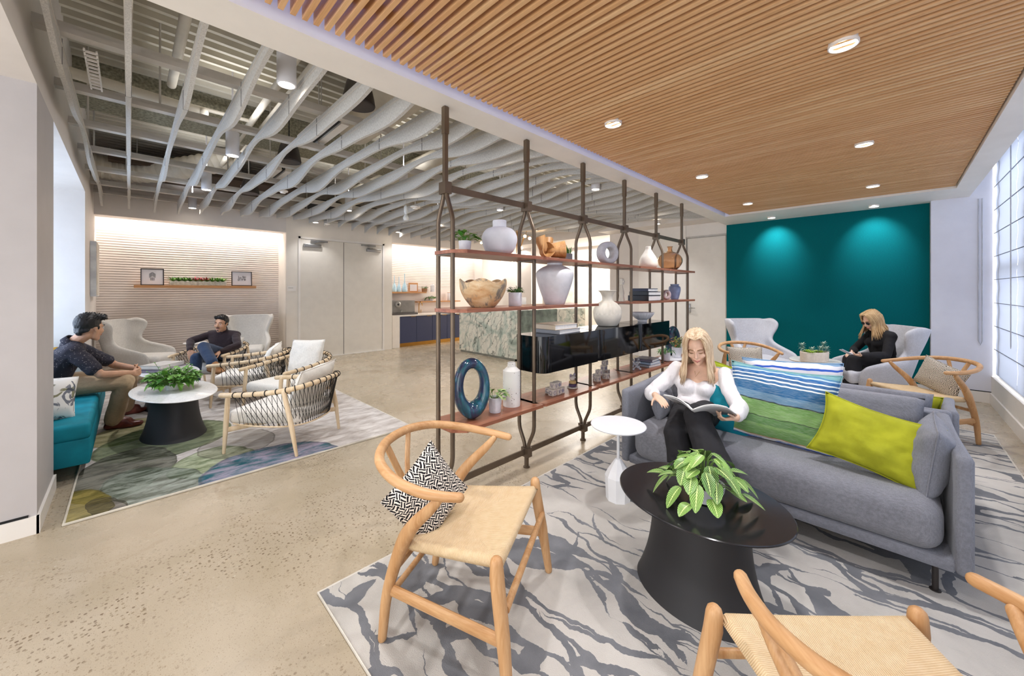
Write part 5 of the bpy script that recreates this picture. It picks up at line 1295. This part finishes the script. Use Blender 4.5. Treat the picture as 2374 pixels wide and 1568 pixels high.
def hand(mb, w, d, n, side, s=.93, curl=.35, spread=.12, curls=None):
    """w wrist, d pointing direction, n palm normal, side = unit vector towards the thumb"""
    w = V(w); d = V(d).normalized(); n = V(n); n = (n-d*n.dot(d)).normalized(); sd = V(side); sd = (sd-d*sd.dot(d)-n*sd.dot(n)).normalized()
    pl = .088*s
    mb.hull([(w, .019*s), (w+d*pl*.45+sd*.026*s, .0135*s), (w+d*pl*.45-sd*.026*s, .0125*s), (w+d*pl+sd*.030*s, .010*s), (w+d*pl-sd*.029*s, .009*s)])
    for i, (off, L) in enumerate(((.029, .070), (.0095, .078), (-.0095, .072), (-.028, .056))):
        p = w + d*pl + sd*off*s; dd = (d + sd*(off*spread*8)).normalized(); c = (curls[i] if curls else curl)*(1+.12*i); r = .0083*s
        for j, fr in enumerate((.46, .3, .24)):
            ax = dd.cross(n); dd = (Matrix.Rotation(c*(.8 if j == 0 else 1.1), 3, ax) @ dd)
            q = p + dd*L*fr*s; seg(mb, p, q, r, r*.9); p = q; r *= .9
            n_ = n
    p = w + d*.028*s + sd*.024*s + n*.004; dd = (d*.62+sd*.72+n*.28).normalized(); r = .0105*s
    for fr in (.036, .03, .025):
        q = p + dd*fr*s; seg(mb, p, q, r, r*.88); p = q; r *= .88; dd = (dd+d*.28+n*.1).normalized()
def torso(mb, J, inf=0., fem=False, top=True, low=True, k=1.):
    pel, ch, nk = V(J['pel']), V(J['chest']), V(J['neck']); sl, sr, hl, hr = V(J['shL']), V(J['shR']), V(J['hipL']), V(J['hipR'])
    lat = (sr-sl).normalized(); hlat = (hr-hl).normalized(); wa = pel.lerp(ch, .42)
    fw = V(J['fwd'])
    cw = .06 if fem else .082; ww = .05 if fem else .07; wr_ = (.078 if fem else .092)*k
    if low:
        mb.hull([(hl, .085*k+inf), (hr, .085*k+inf), (pel, .09*k+inf)]); mb.hull([(hl, .08*k+inf), (hr, .08*k+inf), (wa+hlat*ww, wr_*.92+inf), (wa-hlat*ww, wr_*.92+inf)])
    if top:
        mb.hull([(wa+hlat*ww, wr_+inf), (wa-hlat*ww, wr_+inf), (ch+lat*cw, .085*k+inf), (ch-lat*cw, .085*k+inf)])
        mb.hull([(ch+lat*cw, .083*k+inf), (ch-lat*cw, .083*k+inf), (sl, .046*k+inf), (sr, .046*k+inf), (nk-V((0, 0, .03)), .05*k+inf*.5)])
        if fem:
            for q in (-1, 1): mb.ell(ch+lat*q*.062+fw*.062-V((0, 0, .005)), .052+inf)
def arms(mb, J, inf=0., upto=1., r=(.042, .035, .025)):
    for s in 'LR':
        a, b, c = V(J['sh'+s]), V(J['el'+s]), V(J['wr'+s])
        if upto < 1: seg(mb, a, a.lerp(b, upto), r[0]+inf, lerp(r[0], r[1], upto)+inf)
        else:
            seg(mb, a, b, r[0]+inf, r[1]+inf); seg(mb, b, b.lerp(c, upto-1 if upto < 2 else 1), r[1]+inf, lerp(r[1], r[2], min(1, upto-1))+inf)
def legs(mb, J, inf=0., r=(.08, .055, .036), ank=0.):
    for s in 'LR':
        a, b, c = V(J['hip'+s]), V(J['kn'+s]), V(J['an'+s])
        seg(mb, a, b, r[0]+inf, r[1]+inf); m = b.lerp(c, .35); seg(mb, b, m, r[1]*.97+inf, r[1]*.93+inf+ank*.3); seg(mb, m, b.lerp(c, .97), r[1]*.93+inf+ank*.3, r[2]+inf+ank)
def foot(mb, an, toe, inf=0., L=.0):
    an, toe = V(an), V(toe); d = (toe-an); dz = d.z; d.z = 0; d.normalize(); sd = V((-d.y, d.x, 0))
    z = toe.z
    heel = V((an.x, an.y, 0))-d*.035; heel.z = z+.004+max(0, (an.z-z)-.085)
    mb.hull([(an, .036+inf), (heel, .028+inf), (an.lerp(toe, .5)+V((0, 0, .0)), .033+inf)]); ball = toe-d*.065
    mb.hull([(heel, .027+inf), (ball+sd*.022, (.026+inf, .026+inf, .02+inf)), (ball-sd*.022, (.026+inf, .026+inf, .02+inf)), (an.lerp(toe, .45), .03+inf)]); mb.hull([(ball+sd*.022, (.026+inf, .026+inf, .02+inf)), (ball-sd*.022, (.026+inf, .026+inf, .02+inf)), (toe-d*.012, (.022+inf, .022+inf, .016+inf))])
def face_bits(J, par, s=1., brow='#2a211d', lip='#b0645a', down=False, smile=False, eyes=True):
    M4 = head_mat(J); wh = plain('eye_white', '#e9e4df', .3); ir = plain('iris', '#2c1f18', .25); bw = plain('brow_hair', brow, .7); lp = plain('lip', lip, .45)
    for sg in (-1, 1):
        if down:
            m = MB().hull([((sg*.020, .0815, .004), (.004, .003, .0016)), ((sg*.043, .074, .0045), (.004, .003, .0016)), ((sg*.032, .0825, .0015), (.004, .003, .0016))])
        else:
            m = MB().ell((sg*.031, .079, .008), (.0125, .0065, .0048))
        for v in m.bm.verts: v.co *= s
        m.xf(M4).build('eyelash' if down else 'eye', bw if down else wh, par)
        if not down:
            m = MB().ell((sg*.031+J.get('gaze', 0), .0845, .008), (.0052, .003, .0052))
            for v in m.bm.verts: v.co *= s
            m.xf(M4).build('iris', ir, par)
        m = MB().capsule([(sg*.015, .0895, .031), (sg*.031, .0865, .0355), (sg*.047, .074, .0315)], [.0035, .0042, .0025], 8)
        for v in m.bm.verts: v.co *= s
        m.xf(M4).build('eyebrow', bw, par)
    m = MB(); c = .006 if smile else .001
    m.capsule([(-.0225, .0815, -.053+c), (-.011, .0905, -.0535), (0, .094, -.0545), (.011, .0905, -.0535), (.0225, .0815, -.053+c)], [.002, .0045, .0052, .0045, .002], 8)
    m.capsule([(-.017, .083, -.0575+c*.6), (0, .0925, -.0625), (.017, .083, -.0575+c*.6)], [.003, .0055, .003], 8)
    for v in m.bm.verts: v.co *= s
    m.xf(M4).build('lips', lp, par)
    if smile:
        m = MB().capsule([(-.015, .0885, -.0555), (0, .0955, -.058), (.015, .0885, -.0555)], [.0018, .003, .0018], 8)
        for v in m.bm.verts: v.co *= s
        m.xf(M4).build('teeth', wh, par)
def short_hair(J, par, mat, s=1., lift=.0, front=.0, seed=1):
    M4 = head_mat(J); mb = MB()
    mb.ell((0, -.024, .046+lift*.4), (.0785, .092, .080+lift)); mb.hull([((.05, .045+front, .092+lift), .024), ((-.05, .045+front, .092+lift), .024), ((0, .056+front, .102+lift), .022), ((0, -.02, .10+lift), .035)])
    mb.hull([((0, -.082, -.022), (.04, .016, .03)), ((.05, -.05, -.01), .019), ((-.05, -.05, -.01), .019), ((0, -.08, .05), .03)]); mb.hull([((0, -.07, -.055), (.03, .012, .012)), ((0, -.08, -.02), (.04, .015, .02))])
    for sg in (-1, 1): mb.hull([((sg*.066, .022, .012), (.008, .010, .02)), ((sg*.068, -.02, .045), (.010, .02, .025))])
    for v in mb.bm.verts: v.co *= s
    mb.xf(M4)
    o = blob('hair', mb, mat, par, .0045, 3, .0035, 55, (1, 1, .5))
    rg = random.Random(seed); tuft = MB()
    inv = M4.inverted()
    vs = [v.co.copy() for v in o.data.vertices]; ns = [v.normal.copy() for v in o.data.vertices]
    for i in range(420):
        k = rg.randrange(len(vs)); lo = inv @ vs[k]
        if lo.z < .078*s: continue
        dirn = (M4.to_3x3() @ V((rg.uniform(-.4, .4), .7, .1)) + ns[k]*.55).normalized()
        p = vs[k] - ns[k]*.003; tuft.tube([p, p+dirn*.007+ns[k]*.002, p+dirn*.015], [.0034, .003, .0008], 4)
    tuft.build('hair_tufts', mat, o, ang=180)
    return o
def long_hair(J, par, mat, length=.30, s=1., n=230, part=0., seed=3, fwdside=.3, gap=.75, flare=.03):
    M4 = head_mat(J); rg = random.Random(seed); mb = MB(); cap = MB()
    cap.ell((0, -.034, .042), (.079, .086, .083)); cap.hull([((0, -.06, -.04), (.062, .035, .05)), ((0, -.05, .03), (.075, .05, .05))])
    for v in cap.bm.verts: v.co *= s
    cap.xf(M4)
    o = blob('hair', cap, mat, par, .006, 3)
    for i in range(n):
        ph = rg.uniform(gap, 2*PI-gap)
        sg = 1 if ph < PI else -1
        sx_, cy = math.sin(ph), math.cos(ph); R1 = rg.uniform(1.0, 1.08)
        yr = rg.uniform(-.05, .075)
        pts = [V((part+sg*rg.uniform(.0, .012), yr, .122-abs(yr)*.22)), V((part*.5+sx_*.052, .5*yr+cy*.052-.012, .112)), V((sx_*.082*R1, cy*.094*R1-.012, .05)), V((sx_*.086*R1, cy*.092*R1-.012, -.02))]
        w = [M4 @ (p*s) for p in pts]
        L = length*rg.uniform(.86, 1.05)-.14; out = (M4.to_3x3() @ V((sx_, cy*.6+fwdside*(1 if cy > -.2 else 0), 0)))
        for k in (.33, .66, 1.): w.append(w[3] + V((0, 0, -L*k*s)) + out*(flare*k*k*1.3+.006*math.sin(ph*9+k*5)))
        path = bez(w, 14)
        mb.tube(path, [.0042+.0028*math.sin(PI*min(1, q/10)) if q < 11 else .0065-.0019*(q-10) for q in range(14)], 5)
    mb.build('hair_strands', mat, o, ang=180)
    return o
def base_person(J, label, skin, fem=False, s=1., k=1., torso_skin=True, clothes=True, hands=None, feet=True):
    p = V(J['pel']); t = thing('person', label, 'person', (0, 0, 0))
    mb = MB(); add_mb(mb, head_prims(s, fem), head_mat(J))
    hm = head_mat(J); seg(mb, hm @ V((0, -.018, -.055)), V(J['neck']), .05 if not fem else .041, .054 if not fem else .044)
    torso(mb, J, -.008, fem, k=k); arms(mb, J, 0, 2, (.037, .032, .023) if fem else (.043, .037, .026)); legs(mb, J, -.012)
    for sd in 'LR':
        foot(mb, J['an'+sd], J['toe'+sd], -.006); w, d, n, th, cu = J['hand'+sd]
        hand(mb, J['wr'+sd], d, n, th, .88 if fem else .97, cu if not isinstance(cu, tuple) else .3, curls=cu if isinstance(cu, tuple) else None)
    blob('body', mb, skin, t, .0048, 4)
    return t
SKIN_A = m_skin('warm_tan_skin', '#c99a7c'); SKIN_B = m_skin('light_skin', '#e6bea3'); SKIN_C = m_skin('tan_skin', '#cf9f80')
HAIR_BLK = m_hair('black_hair', '#141212', '#26211f'); HAIR_BLONDE = m_hair('blonde_hair', '#b08c68', '#ead6b6'); HAIR_HONEY = m_hair('honey_hair', '#9c7850', '#d8ba8c')
# ---- woman reading on the sofa
J = dict(pel=(2.87, .99, .515), chest=(2.885, .985, .70), neck=(2.90, .985, .845), head=(2.835, .985, .965), face=(-.93, -.22, -.42), hup=(-.35, 0, 1), fwd=(-1, 0, 0),
         shL=(2.895, .845, .79), shR=(2.885, 1.125, .79), elL=(2.76, .70, .625), elR=(2.76, 1.29, .60), wrL=(2.575, .675, .605), wrR=(2.575, 1.17, .645),
         hipL=(2.86, .915, .515), hipR=(2.86, 1.065, .515), knL=(2.46, .86, .60), knR=(2.43, .97, .475), anL=(2.27, .64, .25), anR=(2.40, .88, .10), toeL=(2.11, .56, .17), toeR=(2.22, .85, .035))
J['handL'] = (0, (-.75, .62, -.1), (.1, .35, .9), (-.5, -.5, .6), (.75, .8, .8, .8)); J['handR'] = (0, (-.55, -.78, -.2), (0, 0, -1), (-.8, .55, 0), .16)
t = base_person(J, 'blonde woman in a white puff-sleeved blouse and black trousers reading a magazine on the sofa', SKIN_B, True, .97, .93)
WHITE_BL = fabric('white_blouse_cloth', '#ece9ea', .03, 300, .3); BLK_TR = plain('black_ribbed_cloth', '#1c1b1e', .85, var=.1, scale=40)
mb = MB(); pel, ch = V(J['pel']), V(J['chest']); wa = pel.lerp(ch, .42)
mb.hull([(wa+V((0, .05, -.09)), .098), (wa-V((0, .05, .09)), .098), (ch+V((0, .06, -.035)), .092), (ch-V((0, .06, .035)), .092)])
for q, sd in ((-1, 'L'), (1, 'R')): mb.hull([(ch+V((.0, q*.115, -.01)), .06), (V(J['sh'+sd])+V((.005, q*.025, -.03)), .046)])
mb.hull([(pel+V((-.045, .06, .045)), .08), (pel+V((-.045, -.06, .045)), .08), (wa+V((-.02, 0, 0)), .08)])
for q in (-1, 1): mb.ell(ch+V((-.062, q*.062, -.015)), .059)
for sd, o in (('L', -1), ('R', 1)):
    a, b, c = V(J['sh'+sd]), V(J['el'+sd]), V(J['wr'+sd])
    mb.hull([(a+V((0, o*.02, .004)), .052), (a.lerp(b, .5), .057)]); mb.hull([(a.lerp(b, .5), .057), (b, .052)]); mb.hull([(b, .052), (b.lerp(c, .55), .05)]); mb.hull([(b.lerp(c, .53), .048), (b.lerp(c, .62), .036)]); mb.hull([(b.lerp(c, .64), .036), (b.lerp(c, .74), .044)])
blob('blouse', mb, WHITE_BL, t, .007, 5, .008, 16, (1, 1, .6))
mb = MB(); torso(mb, J, .012, True, top=False); legs(mb, J, .014, (.08, .062, .06), .04); blob('trousers', mb, BLK_TR, t, .008, 5, .006, 12)
mb = MB(); foot(mb, J['anL'], J['toeL'], .006); blob('shoe', mb, BLACK_SAT, t, .006, 3); mb = MB(); foot(mb, J['anR'], J['toeR'], .006); blob('shoe', mb, BLACK_SAT, t, .006, 3)
long_hair(J, t, HAIR_BLONDE, .34, 1., 330, .0, fwdside=.35, gap=.72, flare=.02); face_bits(J, t, .97, '#8a6848', '#c07a70', down=True)
MB().tube([(2.835, .97-.0, .80), (2.80, .985, .765), (2.83, 1.0, .80)], .0012, 4).build('necklace', BRASS, t)
# magazine
mg = thing('magazine', 'open magazine held by the blonde woman on her lap', 'magazine', (2.47, .85, .608), -PI/2)
mc = plain('magazine_cover', '#a9a8a8', .35, var=.06)
def pg(u, v, s, off): a = u; return (s*a*.185, (v-.5)*.25, .012*math.sin(PI*a)*1.6 + .055*a + off)
for s, nm in ((-1, 'cover'), (1, 'cover')):
    o = MB().grid(lambda u, v, s=s: pg(u, v, s, 0), 12, 4).build(nm, mc, mg, ang=180); mods(o, solid=.003); bake(o); o.data.shade_smooth()
    o = MB().grid(lambda u, v, s=s: (s*u*.18, (v-.5)*.245, .022*math.sin(PI*u)+.055*u+.005), 12, 4).build('pages', PAGES, mg, ang=180); mods(o, solid=.005); bake(o); o.data.shade_smooth()
mg.rotation_euler = (-.42, 0, -PI/2)
# ---- man on the teal bench
J = dict(pel=(-.53, 5.40, .505), chest=(-.43, 5.38, .73), neck=(-.365, 5.345, .89), head=(-.262, 5.30, 1.018), face=(.80, .58, -.08), hup=(.15, 0, 1), fwd=(.95, 0, -.3),
         shL=(-.36, 5.56, .825), shR=(-.36, 5.20, .825), elL=(-.10, 5.60, .61), elR=(-.185, 5.13, .60), wrL=(.045, 5.42, .585), wrR=(.02, 5.27, .565),
         hipL=(-.51, 5.51, .50), hipR=(-.51, 5.29, .50), knL=(-.0, 5.68, .50), knR=(-.03, 5.235, .495), anL=(-.03, 5.93, .10), anR=(-.11, 5.42, .10), toeL=(.13, 5.97, .04), toeR=(.085, 5.38, .04))
J['handR'] = (0, (.6, .75, -.1), (-.6, .6, 0), (.2, 0, 1), .55); J['handL'] = (0, (.35, -.9, -.15), (-.6, -.4, -.2), (.3, 0, 1), .6)
t = base_person(J, 'man in a dark patterned short-sleeved shirt and khakis sitting on the teal bench', SKIN_A, False, 1.02)
ts_ = NT('patterned_shirt'); v = ts_.coord(); vo = ts_.new('ShaderNodeTexVoronoi'); vo.inputs['Scale'].default_value = 85; ts_.l(v, vo.inputs['Vector'])
ts_.col(ts_.mix(ts_.math('MULTIPLY', ts_.math('LESS_THAN', vo.outputs['Distance'], .3), ts_.math('GREATER_THAN', ts_.sep(vo.outputs['Color'])[0], .55)), '#37353d', '#7b7473')).rough(.85, 0, .2)
mb = MB(); torso(mb, J, .024, low=False); arms(mb, J, .026, .72); pel, ch = V(J['pel']), V(J['chest']); mb.hull([(pel+V((-.02, .08, .02)), .105), (pel+V((-.02, -.08, .02)), .105), (pel.lerp(ch, .5)+V((0, .06, 0)), .105), (pel.lerp(ch, .5)-V((0, .06, 0)), .105)])
seg(mb, V(J['neck'])-V((.02, 0, .02)), V(J['neck'])+V((.01, 0, .012)), .066, .06)
blob('shirt', mb, ts_.m, t, .007, 4, .011, 9, (.7, 1, 1.6))
ax = (V(J['head'])-V(J['neck'])).normalized(); q = V((0, 0, 1)).rotation_difference(ax).to_matrix().to_4x4()
mods(MB().lathe([(.066, -.012), (.0655, .012), (.062, .034), (.066, .036), (.073, .004), (.076, -.016)], 32, caps=False).xf(Matrix.Translation(V(J['neck'])+V((-.008, -.003, .0))) @ q).build('collar', ts_.m, t, ang=180), solid=.004)
KHAKI = fabric('khaki_twill', '#b49a7a', .05, 300, .3)
mb = MB(); torso(mb, J, .012, top=False); legs(mb, J, .012, (.082, .062, .05), .012); blob('trousers', mb, KHAKI, t, .008, 4, .008, 11)
BROWN_SH = plain('oxblood_leather', '#6a2f24', .3, var=.12, scale=12)
for sd in 'LR':
    mb = MB(); foot(mb, J['an'+sd], J['toe'+sd], .009); blob('shoe', mb, BROWN_SH, t, .005, 3)
short_hair(J, t, HAIR_BLK, 1.03, .012, .012, 2); face_bits(J, t, 1.02, '#1d1715', '#a8675a')
# ---- man in the rope chair
J = dict(pel=(.945, 6.90, .43), chest=(.965, 6.87, .64), neck=(.955, 6.84, .785), head=(.925, 6.78, .895), face=(-.58, -.81, -.05), hup=(.10, .02, 1), fwd=(-.63, -.775, 0),
         shL=(1.09, 6.745, .73), shR=(.83, 6.985, .735), elL=(1.07, 6.50, .60), elR=(.60, 6.93, .665), wrL=(.875, 6.43, .545), wrR=(.575, 6.70, .575),
         hipL=(1.0, 6.80, .43), hipR=(.86, 6.95, .43), knL=(.68, 6.33, .64), knR=(.61, 6.36, .50), anL=(.735, 6.04, .465), anR=(.58, 6.30, .11), toeL=(.83, 5.90, .36), toeR=(.51, 6.14, .045))
J['handR'] = (0, (.12, -.2, -1), (.3, .8, 0), (-.2, -.9, 0), .25); J['handL'] = (0, (-.85, .0, -.35), (.2, .3, -1), (.1, -.9, 0), .45)
t = base_person(J, 'smiling man in a dark turtleneck and jeans with crossed legs in a rope chair', SKIN_C, False, .98)
KNIT = fabric('charcoal_knit', '#33282a', .12, 250, .5); DENIM = fabric('dark_denim', '#2b3a52', .14, 400, .3)
mb = MB(); torso(mb, J, .016, low=False); arms(mb, J, .014, 1.93); seg(mb, V(J['neck'])-V((0, 0, .03)), V(J['neck'])+V((-.004, -.006, .035)), .064, .058); pel, ch = V(J['pel']), V(J['chest']); mb.hull([(pel+V((0, 0, .02)), .12), (pel.lerp(ch, .5), .125)])
blob('sweater', mb, KNIT, t, .007, 4, .008, 11, (.8, .8, 1.4))
mb = MB(); torso(mb, J, .012, top=False); legs(mb, J, .010, (.08, .058, .046), .006); blob('jeans', mb, DENIM, t, .008, 4, .005, 12)
TAN_SH = plain('tan_suede', '#8f6238', .7)
for sd in 'LR':
    mb = MB(); foot(mb, J['an'+sd], J['toe'+sd], .009); blob('shoe', mb, TAN_SH, t, .005, 3)
short_hair(J, t, HAIR_BLK, .98, .002, -.004, 5); face_bits(J, t, .98, '#1d1715', '#a05a50', smile=True)
m = MB().capsule([(-.024, .084, -.046), (-.01, .0945, -.0415), (.01, .0945, -.0415), (.024, .084, -.046)], [.0025, .004, .004, .0025], 8); m.xf(head_mat(J)).build('moustache', HAIR_BLK, t)
m = MB().hull([((-.01, .083, -.085), .005), ((.01, .083, -.085), .005), ((0, .087, -.08), .004)]); m.xf(head_mat(J)).build('beard', HAIR_BLK, t)
# ---- woman with the phone
J = dict(pel=(6.585, .09, .50), chest=(6.565, .125, .735), neck=(6.56, .145, .875), head=(6.525, .20, .995), face=(-.60, .62, -.48), hup=(-.28, .3, 1), fwd=(-.55, .83, 0),
         shL=(6.435, .03, .825), shR=(6.69, .205, .825), elL=(6.34, .07, .60), elR=(6.64, .37, .61), wrL=(6.13, .275, .60), wrR=(6.47, .37, .59),
         hipL=(6.52, .06, .49), hipR=(6.64, .15, .49), knL=(6.28, .35, .525), knR=(6.45, .40, .50), anL=(6.22, .37, .13), anR=(6.40, .44, .11), toeL=(6.15, .53, .05), toeR=(6.30, .60, .04))
J['handL'] = (0, (-.55, .8, .15), (.1, .1, 1), (-.6, -.5, .4), .5); J['handR'] = (0, (-.8, .4, -.2), (0, 0, -1), (-.4, -.8, 0), .3)
t = base_person(J, 'blonde woman in black with sunglasses looking at her phone in a wing chair', SKIN_B, True, .97, .95)
BLK_KNIT = plain('black_knit', '#17161a', .85, var=.08, scale=40)
mb = MB(); torso(mb, J, .014, True, low=False); arms(mb, J, .014, 1.94, (.038, .033, .026)); pel, ch = V(J['pel']), V(J['chest']); mb.hull([(pel+V((0, 0, .0)), .12), (pel.lerp(ch, .5), .095)]); blob('sweater', mb, BLK_KNIT, t, .007, 4, .006, 11)
mb = MB(); torso(mb, J, .013, True, top=False); legs(mb, J, .014, (.08, .06, .05), .04); blob('trousers', mb, BLK_KNIT, t, .008, 4, .005, 11)
for sd in 'LR':
    mb = MB(); foot(mb, J['an'+sd], J['toe'+sd], .006); blob('shoe', mb, BLACK_SAT, t, .006, 3)
long_hair(J, t, HAIR_HONEY, .30, 1.03, 300, .01, seed=8, fwdside=.15, gap=.62, flare=.045); face_bits(J, t, .97, '#8a6848', '#c07a70', down=True)
m = MB()
for sg in (-1, 1): m.ell((sg*.032, .088, .008), (.024, .006, .018)).tube([(sg*.054, .08, .012), (sg*.074, .0, .012)], .002, 5)
m.xf(head_mat(J)).build('sunglasses', BLK_GLOSS, t)
ph = thing('phone', 'phone held by the blonde woman in black', 'phone', V(J['wrL'])+V((-.075, .135, .035))); ph.rotation_euler = (.5, .2, .6)
MB().box((0, 0, 0), (.062, .125, .008), bev=.003).build('body', plain('phone_grey', '#9a9ca4', .3), ph, smooth=False); MB().box((0, 0, .0045), (.056, .118, .001)).build('screen', emit('phone_screen', '#bcd4f0', .6), ph, smooth=False)
# ================================================================ light and camera
def spot(loc, energy, col='#fbfbff', size=110, blend=.7, r=.05, rot=(0, 0, 0)):
    d = bpy.data.lights.new('spot', 'SPOT'); d.energy = energy; d.color = lin(col)[:3]
    d.spot_size = math.radians(size); d.spot_blend = blend; d.shadow_soft_size = r
    o = bpy.data.objects.new('spot_lamp', d); C.objects.link(o); o.location = loc; o.rotation_euler = rot
    return o
def area(loc, rot, sx, sy, energy, col='#ffffff', spread=180):
    d = bpy.data.lights.new('area', 'AREA'); d.shape = 'RECTANGLE'; d.size = sx; d.size_y = sy; d.energy = energy; d.color = lin(col)[:3]
    d.spread = math.radians(spread)
    o = bpy.data.objects.new('area_lamp', d); C.objects.link(o); o.location = loc; o.rotation_euler = rot
    return o
for i, xx in enumerate((.72, 2.58, 4.34, 6.15)):
    for j, yy in enumerate((2.785, 4.62, 6.43, 8.02)):
        if i == 3 and j > 1: continue
        spot((xx, yy, 2.69), 27 if j < 3 else 10)
        spot((xx, yy, 2.95), 9 if j < 3 else 5, size=165, blend=1., rot=(PI, 0, 0))  # unseen upward spots, added to brighten the deck overhead
for xx in (2.44, 4.22, 5.98):
    for yy in (1.42, .175): spot((xx, yy, 2.54), 27, '#fdfcff')
spot((.6, 1.42, 2.54), 27, '#fdfcff'); spot((.6, .175, 2.54), 27, '#fdfcff')
for yy in (1.38, .2): spot((7.16, yy, 2.525), 30, '#f4f6ff', 78, 1., .03, (0, math.radians(-42), 0))
spot((6.9, 3.1, 2.60), 20)
area((.9, 8.70, 2.62), (math.radians(12), 0, 0), 2.4, .08, 8, '#fff8f2')
area((5.9, 8.72, 2.62), (math.radians(12), 0, 0), 3.0, .08, 9, '#fff7f0')
area((3.3, 1.82, 2.83), (math.radians(35), 0, 0), 6.5, .03, 2.5, '#8fa6ff')
area((8.6, 5.6, 2.55), (0, 0, 0), 1.0, 2.0, 40, '#fffaf4')
area((8.4, 8.0, 2.55), (0, 0, 0), 1.0, .6, 14, '#fffaf4')
# daylight through the shades
area((3.4, -1.9, 1.9), (math.radians(90), 0, 0), 9.5, 3.0, 60, '#c6d6ff')
# plain white world, soft fill entering through the open sides
w = bpy.data.worlds.new('room_world'); bpy.context.scene.world = w; w.use_nodes = True
bg = w.node_tree.nodes['Background']; bg.inputs[0].default_value = (.985, .99, 1, 1); bg.inputs[1].default_value = 1.6
cd = bpy.data.cameras.new('camera'); cam = bpy.data.objects.new('camera', cd); C.objects.link(cam)
cam.location = (0, 0, EYE); cam.rotation_euler = (math.radians(90), 0, math.radians(-45))
cd.sensor_width = 36; cd.lens = 36*887/2374; cd.shift_y = -110/2374; cd.clip_start = .05; cd.clip_end = 100
sc = bpy.context.scene; sc.camera = cam
sc.view_settings.view_transform = 'Standard'; sc.view_settings.look = 'None'; sc.view_settings.gamma = 1; sc.view_settings.exposure = 1.36
sc.view_settings.use_curve_mapping = False
sc.cycles.max_bounces = 8; sc.cycles.diffuse_bounces = 5; sc.cycles.glossy_bounces = 4; sc.cycles.transmission_bounces = 6
sc.cycles.use_denoising = True; sc.cycles.use_adaptive_sampling = True; sc.cycles.adaptive_threshold = .025; sc.cycles.sample_clamp_indirect = 6; sc.cycles.caustics_reflective = False; sc.cycles.caustics_refractive = False
